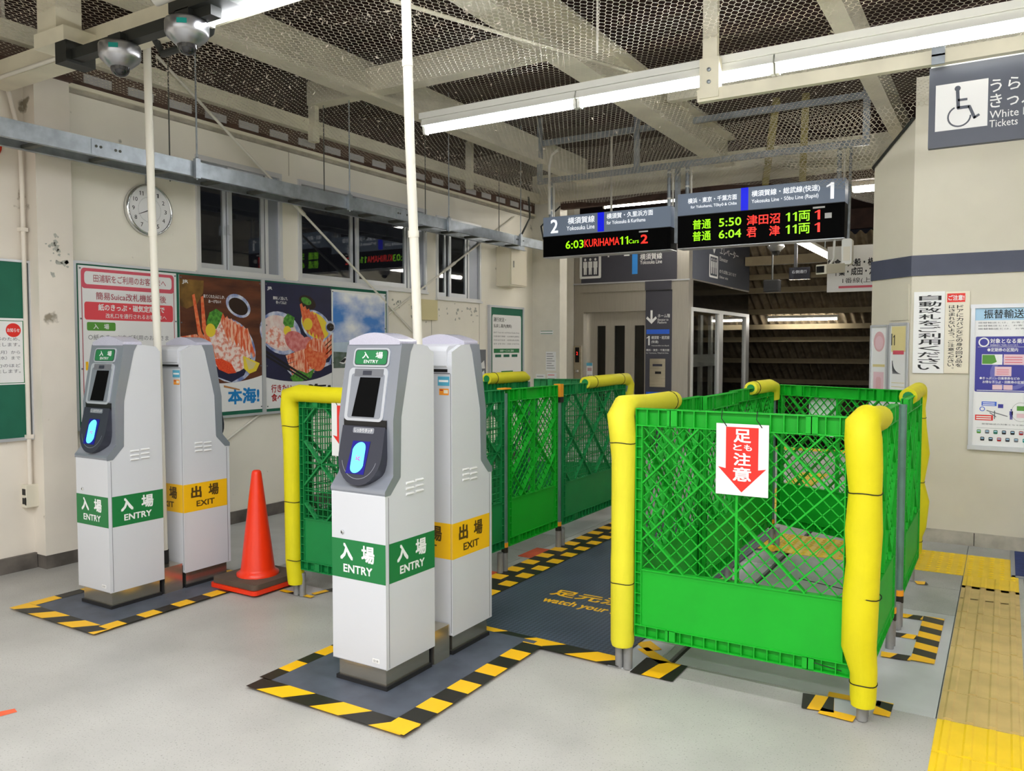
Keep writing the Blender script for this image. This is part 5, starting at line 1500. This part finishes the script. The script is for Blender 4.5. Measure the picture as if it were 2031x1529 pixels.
# ================================================================== WHEELCHAIR SIGN
t = thing('hanging_sign', 'dark grey hanging sign with a wheelchair symbol below the lamp rail', 'sign', (.1, 4.82, 2.49))
MB().box(-.376, .95, 4.80, 4.84, 2.492, 2.905, 'sign_slate').build('panel', t)
MB().box(-.37, .95, 4.802, 4.838, 2.905, 2.93, 'alu').build('top_edge', t)
oS = (0, 4.7993, 0)
s = MB().rect(-.345, -.109, 2.575, 2.812, oS, X, Z, 0, 'white_ink')
cx_, cz_ = -.235, 2.64
ring = []
for k in range(19):
    q = R(115 + 245 * k / 18)
    ring.append(q)
for k in range(18):
    a, b_ = ring[k], ring[k + 1]
    s.flat([(cx_ + .047 * math.cos(a), cz_ + .0 + .047 * math.sin(a)), (cx_ + .047 * math.cos(b_), cz_ + .047 * math.sin(b_)), (cx_ + .055 * math.cos(b_), cz_ + .055 * math.sin(b_)), (cx_ + .055 * math.cos(a), cz_ + .055 * math.sin(a))], oS, X, Z, .0006, 'sign_slate')
s.flat(ell(-.245, 2.782, .014, .014, 14), oS, X, Z, .0006, 'sign_slate')
def stroke(p, q, w):
    d = (Vector(q) - Vector(p)).normalized() * w
    s.flat([(p[0] - d.y, p[1] + d.x), (p[0] + d.y, p[1] - d.x), (q[0] + d.y, q[1] - d.x), (q[0] - d.y, q[1] + d.x)], oS, X, Z, .0006, 'sign_slate')
stroke((-.245, 2.77), (-.240, 2.680), .008); stroke((-.245, 2.683), (-.190, 2.683), .008); stroke((-.192, 2.688), (-.165, 2.62), .007); stroke((-.170, 2.622), (-.145, 2.637), .006); stroke((-.243, 2.722), (-.20, 2.722), .006)
s.text('うらが白い', oS, X, Z, -.10, .262, 2.735, 2.805, .0006, 'white_ink', .01); s.text('きっぷ', oS, X, Z, -.10, .105, 2.660, 2.728, .0006, 'white_ink', .01)
s.text('White Back', oS, X, Z, -.10, .135, 2.607, 2.645, .0006, 'white_ink', .003); s.text('Tickets', oS, X, Z, -.10, .022, 2.563, 2.599, .0006, 'white_ink', .003)
s.build('lettering', t)
for x in (-.33, .5):
    MB().box(x - .03, x + .03, 4.69, 4.81, 2.93, 2.94, 'galv').box(x - .03, x + .03, 4.69, 4.699, 2.89, 2.975, 'galv').build('clamp', t)

# ================================================================== OFFICE WALL SIGNS
oW = (0, 6.746, 0)
t = thing('wall_sign', 'white wall plate with large black vertical lettering beside the office corner', 'sign', (-.49, 6.75, 1.26))
MB().box(-.597, -.391, 6.747, 6.759, 1.262, 1.866, 'paper').build('plate', t)
s = MB()
for k, ch in enumerate('自動改札をご利用ください'):
    z = 1.842 - .0468 * k
    narrow = ch in 'をごください'
    s.text(ch, oW, X, Z, -.563, -.415, z - .040, z - .002, 0, 'ink', .014)
s.build('lettering', t)
t = thing('wall_sign', 'cream wall plate with a red heading box and two columns of small black lettering', 'sign', (-.31, 6.75, 1.26))
MB().box(-.389, -.232, 6.747, 6.759, 1.264, 1.862, 'paper_cream').build('plate', t)
s = MB().rect(-.378, -.262, 1.784, 1.848, oW, X, Z, 0, 'red_ink')
s.text('ご注意!', oW, X, Z, -.370, -.268, 1.797, 1.836, .0006, 'white_ink', .03)
for col, xa_, zt, zb in (('ドアにカバンなどの身の回り品を', -.314, 1.765, 1.308), ('はさまれないよう、ご注意ください。', -.366, 1.765, 1.283)):
    st_ = (zt - zb) / len(col)
    for k, ch in enumerate(col):
        z = zt - st_ * k
        sm = ch in '、。'
        w = .042
        if sm: s.text(ch, oW, X, Z, xa_ + .028, xa_ + .040, z - .014, z - .003, 0, 'ink')
        else: s.text(ch, oW, X, Z, xa_, xa_ + w, z - st_ * .90, z - st_ * .08, 0, 'ink', .012)
s.build('lettering', t)
# transfer notice in a snap frame
t = thing('framed_poster', 'aluminium framed notice with a deep blue panel on the office wall', 'poster', (.05, 6.75, .71))
fx0, fx1, fz0, fz1 = -.226, .46, .712, 1.763
s = MB().box(fx0, fx1, 6.735, 6.758, fz1 - .028, fz1, 'alu').box(fx0, fx1, 6.735, 6.758, fz0, fz0 + .032, 'alu').box(fx0 + .004, fx0 + .03, 6.737, 6.758, fz0 + .032, fz1 - .028, 'alu').box(fx1 - .03, fx1 - .004, 6.737, 6.758, fz0 + .032, fz1 - .028, 'alu')
s.build('frame', t)
MB().box(fx0 + .03, fx1 - .03, 6.75, 6.757, fz0 + .032, fz1 - .028, 'paper').build('sheet', t)
oF = (0, 6.7495, 0)
s = MB().rect(-.196, .43, 1.648, 1.734, oF, X, Z, 0, 'p_pale_blue')
def TF(body, a0, a1, b0, b1, m, bold=0.0, d=.0008): s.text(body, oF, X, Z, a0, a1, b0, b1, d, m, bold)
TF('振替輸送', -.142, .102, 1.660, 1.724, 'ink', .012)
for k in range(3):
    TF('振替輸送とは、お客さまがお持ちの乗車券の'[: 20 - k], -.176, .40, 1.625 - .022 * k, 1.637 - .022 * k, 'ink_grey')
s.flat(rrect(-.189, .42, 1.134, 1.532, .01), oF, X, Z, 0, 'p_panel_blue')
s.flat(ell(-.138, 1.491, .034, .034, 24), oF, X, Z, .0006, 'white_ink').flat(ell(-.138, 1.491, .025, .025, 24), oF, X, Z, .0010, 'p_panel_blue')
TF('対象となる乗車券', -.099, .16, 1.482, 1.517, 'white_ink', .02); TF('振替輸送をご利用いただけます。', -.098, .076, 1.463, 1.476, 'white_ink')
s.rect(-.175, .41, 1.456, 1.458, oF, X, Z, .0006, 'white_ink')
TF('●定期券の区間内', -.115, .072, 1.423, 1.450, 'white_ink', .02)
s.flat(ell(.03, 1.27, .125, .12, 30), oF, X, Z, .0003, 'p_violet').flat(ell(.03, 1.27, .095, .092, 30), oF, X, Z, .0005, 'p_panel_blue')
s.rect(-.148, -.021, 1.33, 1.404, oF, X, Z, .0008, 'paper').flat([(-.145, 1.40), (-.07, 1.40), (-.055, 1.35), (-.085, 1.335), (-.145, 1.335)], oF, X, Z, .0012, 'green_ink').rect(-.013, .115, 1.33, 1.404, oF, X, Z, .0008, 'p_pink').rect(-.066, .036, 1.249, 1.316, oF, X, Z, .0008, 'p_pink')
for k in range(3): s.rect(-.005, .10, 1.345 + .018 * k, 1.350 + .018 * k, oF, X, Z, .0012, 'rose_ink').rect(-.055, .02, 1.262 + .015 * k, 1.266 + .015 * k, oF, X, Z, .0012, 'rose_ink')
TF('●きっぷ・一日乗車券などの', -.159, .087, 1.223, 1.243, 'white_ink', .02); TF('お得なきっぷ・回数券の区間内', -.140, .13, 1.196, 1.216, 'white_ink', .02)
s.rect(-.078, -.018, 1.152, 1.186, oF, X, Z, .0008, 'p_pink').rect(-.010, .045, 1.152, 1.186, oF, X, Z, .0008, 'p_pink').rect(-.175, .41, 1.142, 1.146, oF, X, Z, .0008, 'white_ink')
s.rect(-.142, -.049, 1.033, 1.064, oF, X, Z, .0004, 'sign_mid_blue').rect(-.181, -.069, .928, .967, oF, X, Z, .0004, 'red_ink').rect(-.04, -.008, 1.02, 1.048, oF, X, Z, .0004, 'p_panel_blue')
for k in range(2):
    s.rect(-.135, -.06, 1.038 + .013 * k, 1.044 + .013 * k, oF, X, Z, .0008, 'white_ink').rect(-.174, -.08, .935 + .015 * k, .943 + .015 * k, oF, X, Z, .0008, 'white_ink')
s.flat(ell(-.137, 1.010, .017, .017, 18), oF, X, Z, .0004, 'sign_mid_blue').flat(ell(-.137, 1.010, .012, .012, 18), oF, X, Z, .0008, 'paper')
s.flat(ell(.10, .995, .058, .068, 28), oF, X, Z, .0004, 'ink').flat(ell(.10, .995, .0565, .0665, 28), oF, X, Z, .0008, 'paper').rect(.075, .125, 1.005, 1.038, oF, X, Z, .0012, 'green_ink').rect(.075, .13, .955, .985, oF, X, Z, .0012, 'p_pink')
person(s, .042, .94, .075, oF, X, Z, .0008, 'p_panel_blue')
for (p, q) in (((-.11, 1.0), (.02, .962)), ((-.09, .985), (-.05, .955)), ((-.06, 1.0), (-.06, .94))):
    d = (Vector(q) - Vector(p)).normalized() * .003
    s.flat([(p[0] - d.y, p[1] + d.x), (p[0] + d.y, p[1] - d.x), (q[0] + d.y, q[1] - d.x), (q[0] - d.y, q[1] + d.x)], oF, X, Z, .0006, 'ink_grey')
TF('振替輸送の対象となる路線につきましては', -.138, .30, .897, .908, 'ink_grey'); s.rect(-.17, .41, .872, .8735, oF, X, Z, .0004, 'ink_grey')
cols = ['green_ink', 'ink_grey', 'board_green', 'ink', 'ink', 'p_darkred', 'kiosk_dark', 'ink_grey', 'teal', 'ink']
for row, (z, xs0) in enumerate(((.832, -.168), (.780, -.145))):
    for k in range(10):
        x = xs0 + .052 * k
        s.flat(rrect(x, x + .026, z, z + .028, .006), oF, X, Z, .0004, cols[(k + row * 3) % 10]).rect(x + .004, x + .022, z + .014, z + .022, oF, X, Z, .0008, 'p_pale_blue')
s.build('print', t)
# posters on the chamfered face
dC = (Vector((C1[0], C1[1], 0)) - Vector((C0[0], C0[1], 0))).normalized()      # from the corner backwards
nC = Vector((-math.sqrt(.5), -math.sqrt(.5), 0))
def chamfer_frame(s0, s1, z0, z1, label):
    rC = -dC
    oC = Vector((C0[0], C0[1], 0)) + dC * s1 + nC * .004
    w = s1 - s0
    t = thing('framed_poster', label, 'poster', tuple(oC + Vector((0, 0, z0))), 'framed posters on the angled office face')
    s = MB().prism([(0, z0), (w, z0), (w, z1), (0, z1)], oC, rC, Z, 0, .006, 'paper').build('sheet', t)
    s = MB()
    for a0, a1, b0, b1 in ((-.012, .006, z0 - .01, z1 + .01), (w - .006, w + .012, z0 - .01, z1 + .01), (0, w, z1 - .006, z1 + .012), (0, w, z0 - .012, z0 + .006)):
        s.prism([(a0, b0), (a1, b0), (a1, b1), (a0, b1)], oC, rC, Z, 0, .014, 'alu')
    s.build('frame', t)
    return t, oC, rC, w
t, oC, rC, w = chamfer_frame(.025, .205, .82, 1.63, 'narrow framed timetable poster on the angled face nearest the office corner')
s = MB().flat([(.01, 1.42), (w - .01, 1.42), (w - .01, 1.615), (.01, 1.615)], oC, rC, Z, .007, 'p_beige').flat([(.03, 1.40), (w - .03, 1.40), (w - .03, 1.43), (.03, 1.43)], oC, rC, Z, .0076, 'rose_ink')
for k in range(7): s.flat([(.02, 1.35 - .012 * k), (.03, 1.352 - .012 * k), (.04 + .014 * k, 1.25), (.03 + .014 * k, 1.25)], oC, rC, Z, .0076, 'ink_grey')
s.flat([(.01, 1.47), (.02, 1.47), (.02, 1.56), (.01, 1.56)], oC, rC, Z, .0078, 'ink').text('1', oC, rC, Z, .03, .05, 1.47, 1.55, .0078, 'ink', .02)
for k in range(5): s.flat([(.02, 1.18 - .03 * k), (w - .02, 1.18 - .03 * k), (w - .02, 1.184 - .03 * k), (.02, 1.184 - .03 * k)], oC, rC, Z, .0076, 'p_beige')
s.build('print', t)
t, oC, rC, w = chamfer_frame(.245, .425, .82, 1.62, 'narrow framed pale pink poster on the angled face nearest the stairs')
s = MB().flat(ell(w / 2, 1.50, w * .36, .08, 20), oC, rC, Z, .007, 'p_rose_pale').flat(ell(w / 2, 1.49, w * .26, .055, 20), oC, rC, Z, .0074, 'p_pink').flat([(.02, 1.30), (w - .02, 1.30), (w - .02, 1.32), (.02, 1.32)], oC, rC, Z, .0074, 'p_beige').flat([(.03, 1.02), (w - .03, 1.02), (w - .03, 1.26), (.03, 1.26)], oC, rC, Z, .0072, 'p_pink').flat(rrect(.06, w - .06, 1.05, 1.22, .02), oC, rC, Z, .0078, 'p_rose_pale')
s.build('print', t)
oC2 = Vector((C0[0], C0[1], 0)) + dC * .22 + nC * .001
o = MB().prism([(0, 1.66), (.2, 1.66), (.2, 1.93), (0, 1.93)], oC2, -dC, Z, 0, .008, 'wall_office').build('access_cover', loc=tuple(oC2)); tag(o, 'cream access cover on the angled office face under the dark band', 'cover')

# ================================================================== FAR WALL ITEMS
t = thing('info_board', 'tall green framed information board on the window wall past the third window', 'board', (-5.4, 8.7, 1.0))
y0, y1, z0, z1 = 8.325, 9.11, .62, 1.955
MB().box(-5.42, -5.395, y0, y1, z0, z1, 'board_green').build('backing', t)
MB().box(-5.42, -5.385, y0 - .02, y0 + .012, z0, z1 + .02, 'alu').box(-5.42, -5.385, y1 - .012, y1 + .02, z0, z1 + .02, 'alu').box(-5.42, -5.385, y0, y1, z1 - .005, z1 + .02, 'alu').build('frame', t)
bx = -5.394
o = (bx, y0, z0); W_, H_ = y1 - y0, z1 - z0
s = MB()
PF(rrect(.06, .94, .05, .93, .03), 'paper', 0)
T(s, '運行状況・', .10, .46, .865, .905, 'ink', .01, .0006); T(s, '払戻し案内(無料)', .10, .64, .805, .845, 'ink', .01, .0006)
for k, tx in enumerate(('EAST Train Info and Refund Guide (free)', '列車運行情報・払戻案内(無料)', '列车运行信息・退票指南(免费)', '열차 운행 정보・환불 안내(무료)')):
    T(s, tx, .10, .88, .755 - .035 * k, .772 - .035 * k, 'ink_grey', 0, .0006)
PF([(.10, .575), (.88, .575), (.88, .615), (.10, .615)], 'tag_green', .0006); T(s, '各種サービスのご案内', .28, .70, .585, .606, 'white_ink', .01, .001)
for k in range(3): PF([(.14 + .25 * k, .535), (.32 + .25 * k, .535), (.32 + .25 * k, .56), (.14 + .25 * k, .56)], 'board_green', .0006)
PF([(.32, .375), (.68, .375), (.68, .405), (.32, .405)], 'tag_green', .0006)
s.build('print', t)
t = thing('wall_cabinet', 'grey steel wall cabinet high up at the end of the window wall', 'cabinet', (-5.3, 8.75, 2.2))
MB().box(-5.419, -5.22, 8.50, 8.90, 2.215, 2.70, 'paper_cream').build('body', t, bevel=.004)
d = MB().box(-5.219, -5.205, 8.515, 8.885, 2.23, 2.685, 'paper_cream').build('door', t, bevel=.003)
MB().box(-5.204, -5.198, 8.55, 8.57, 2.44, 2.52, 'chrome').build('handle', d)
o = MB().box(-5.417, -5.38, 6.83, 7.235, 1.755, 1.975, 'panel_yellow').build('cover_plate', loc=(-5.42, 7.0, 1.76)); tag(o, 'square yellowish cover plate on the peeling wall below the second window', 'plate')
s = MB().tube([(-5.40, 6.86, 1.755), (-5.40, 6.86, .9)], .009, 'skirting', 6).build('conduit', loc=(-5.4, 6.86, .9)); tag(s, 'thin pipe running down from the yellowish cover plate', 'conduit')
t = thing('warning_poster', 'grey and yellow striped leaflet sheet on the wall left of the information board', 'poster', (-5.41, 8.15, 1.0))
MB().box(-5.419, -5.415, 7.98, 8.26, 1.05, 1.43, 'ink_grey').build('sheet', t)
s = MB()
for k, z in enumerate((1.39, 1.26)): s.box(-5.415, -5.4145, 8.0, 8.12, z, z + .03, 'band_yellow')
for z in (1.08, 1.2): s.add([(-5.4145, 8.05, z), (-5.4145, 8.24, z), (-5.4145, 8.22, z + .10)], [(0, 1, 2)], 'paper')
s.build('print', t)
o = (0, 9.3985, 0)
for (xa, xc, za, zc, nm, l, rows) in ((-5.30, -5.10, 1.63, 1.68, 'door_plate', 'tiny green edged plate on the white pillar by the elevator', 1), (-5.21, -5.06, 1.15, 1.40, 'paper_notice', 'small printed notice taped to the white pillar by the elevator', 7), (-5.36, -5.22, .80, 1.10, 'paper_notice', 'lower notice with small lettering on the white pillar, nearer the corner', 6), (-5.19, -5.05, .80, 1.12, 'paper_notice', 'lower notice with a red heading on the white pillar, nearer the elevator', 6)):
    t = thing(nm, l, 'notice', ((xa + xc) / 2, 9.398, za))
    MB().box(xa, xc, 9.397, 9.3995, za, zc, 'paper').build('sheet', t)
    s = MB()
    oo = (0, 9.3965, 0)
    if rows == 1: s.rect(xa + .01, xc - .01, za + .005, za + .012, oo, X, Z, 0, 'tag_green').rect(xa + .01, xc - .01, zc - .012, zc - .005, oo, X, Z, 0, 'tag_green')
    for k in range(rows):
        z = zc - .02 - (zc - za - .03) * k / max(rows, 2)
        if rows > 1: s.rect(xa + .012, xc - .012 - random.uniform(0, .05), z - .012, z - .004, oo, X, Z, 0, 'red_ink' if k == 0 and 'red' in l else 'ink_grey')
    s.build('print', t)

# ================================================================== PASSAGE ITEMS BEHIND THE BOARDS
t = thing('hanging_sign', 'white hanging sign naming Ofuna and Yokohama beside the office corner', 'sign', (-1.4, 9.8, 2.08))
MB().box(-1.766, -.98, 9.80, 9.84, 2.085, 2.60, 'paper').build('panel', t)
oS = (0, 9.799, 0)
s = MB()
s.text('鎌倉・大船・横浜', oS, X, Z, -1.76, -1.20, 2.365, 2.455, 0, 'ink', .03); s.text('千葉・成田・方面', oS, X, Z, -1.70, -1.20, 2.265, 2.355, 0, 'ink', .03)
s.text('1番線(上り)', oS, X, Z, -1.60, -1.20, 2.17, 2.24, 0, 'ink', .0); s.rect(-1.64, -1.1, 2.125, 2.150, oS, X, Z, 0, 'rose_ink')
s.build('lettering', t)
MB().tube([(-1.6, 9.82, 2.6), (-1.6, 9.82, 3.72)], .01, 'galv', 6).build('hanger', t)
t = thing('led_sign', 'small dark sign hanging under the passage beam towards the stairs', 'sign', (-2.32, 11, 2.34))
MB().box(-2.456, -2.193, 11.0, 11.06, 2.344, 2.50, 'cctv_dark').build('panel', t)
MB().text('右側通行', (0, 10.998, 0), X, Z, -2.42, -2.23, 2.42, 2.465, 0, 'ink_grey', .01).build('lettering', t)
MB().box(-2.40, -2.36, 11.02, 11.04, 2.50, 3.72, 'black').build('hanger', t)
t = thing('speaker_box', 'black speaker box under the passage beam left of the small dark sign', 'speaker', (-2.7, 11.1, 2.2))
MB().box(-2.80, -2.60, 11.05, 11.2, 2.20, 2.36, 'black').build('box', t, bevel=.01)
MB().tube([(-2.7, 11.12, 2.36), (-2.7, 11.12, 3.72)], .012, 'black_bar', 6).build('hanger', t)
t = thing('dome_camera', 'small dome camera under the passage ceiling behind the platform 1 board', 'camera', (-2.39, 10, 2.66))
MB().lathe([(0, .03), (.09, .03), (.10, 0), (.06, -.05)], (-2.39, 10, 2.66), 'cctv_silver', 18).build('housing', t)
MB().lathe([(.05, -.05), (.045, -.08), (.02, -.10), (0, -.10)], (-2.39, 10, 2.66), 'cctv_dark', 14).build('dome', t)
MB().tube([(-2.39, 10, 2.69), (-2.39, 10, 3.72)], .012, 'black_bar', 6).build('hanger', t)
t = thing('box_camera', 'cream box camera hanging on a short pole below the platform 1 board', 'camera', (-1.43, 8.0, 2.13))
MB().obox((-1.42, 8.05, 2.19), Vector((.05, -.02, 0)), (0, 0, .045), Vector((.06, .14, .015)), 'cream_plastic').build('housing', t, bevel=.006)
MB().obox((-1.485, 7.905, 2.175), Vector((.035, -.014, 0)), (0, 0, .03), Vector((.002, .004, 0)), 'screen').build('lens_window', t)
MB().tube([(-1.43, 8.06, 2.23), (-1.43, 8.25, 2.30), (-1.43, 8.28, 2.487)], .012, 'lamp_white', 8).build('pole', t)
t = thing('speaker_column', 'white column speaker hanging at the right end of the platform 1 board', 'speaker', (-1.3, 8.2, 2.23))
MB().prism(rrect(-.045, .045, 2.235, 2.475, .02), (-1.30, 8.2, 0), X, Z, -.06, .04, 'lamp_white').build('housing', t, bevel=.006)
MB().box(-1.33, -1.27, 8.155, 8.159, 2.27, 2.40, 'cream_plastic').build('grille', t)
MB().tube([(-1.30, 8.22, 2.47), (-1.30, 8.25, 2.60), (-1.30, 8.3, 3.34)], .014, 'galv', 6).build('arm', t)

t = thing('round_sign', 'orange round sign on the old wall at the picture edge above the cable ladder level', 'sign', (-5.45, 2.6, 2.74))
MB().lathe([(.14, 0), (.14, .012), (0, .012)], (-5.459, 2.6, 2.735), 'cone_orange', 24, axis=X).build('disc', t)
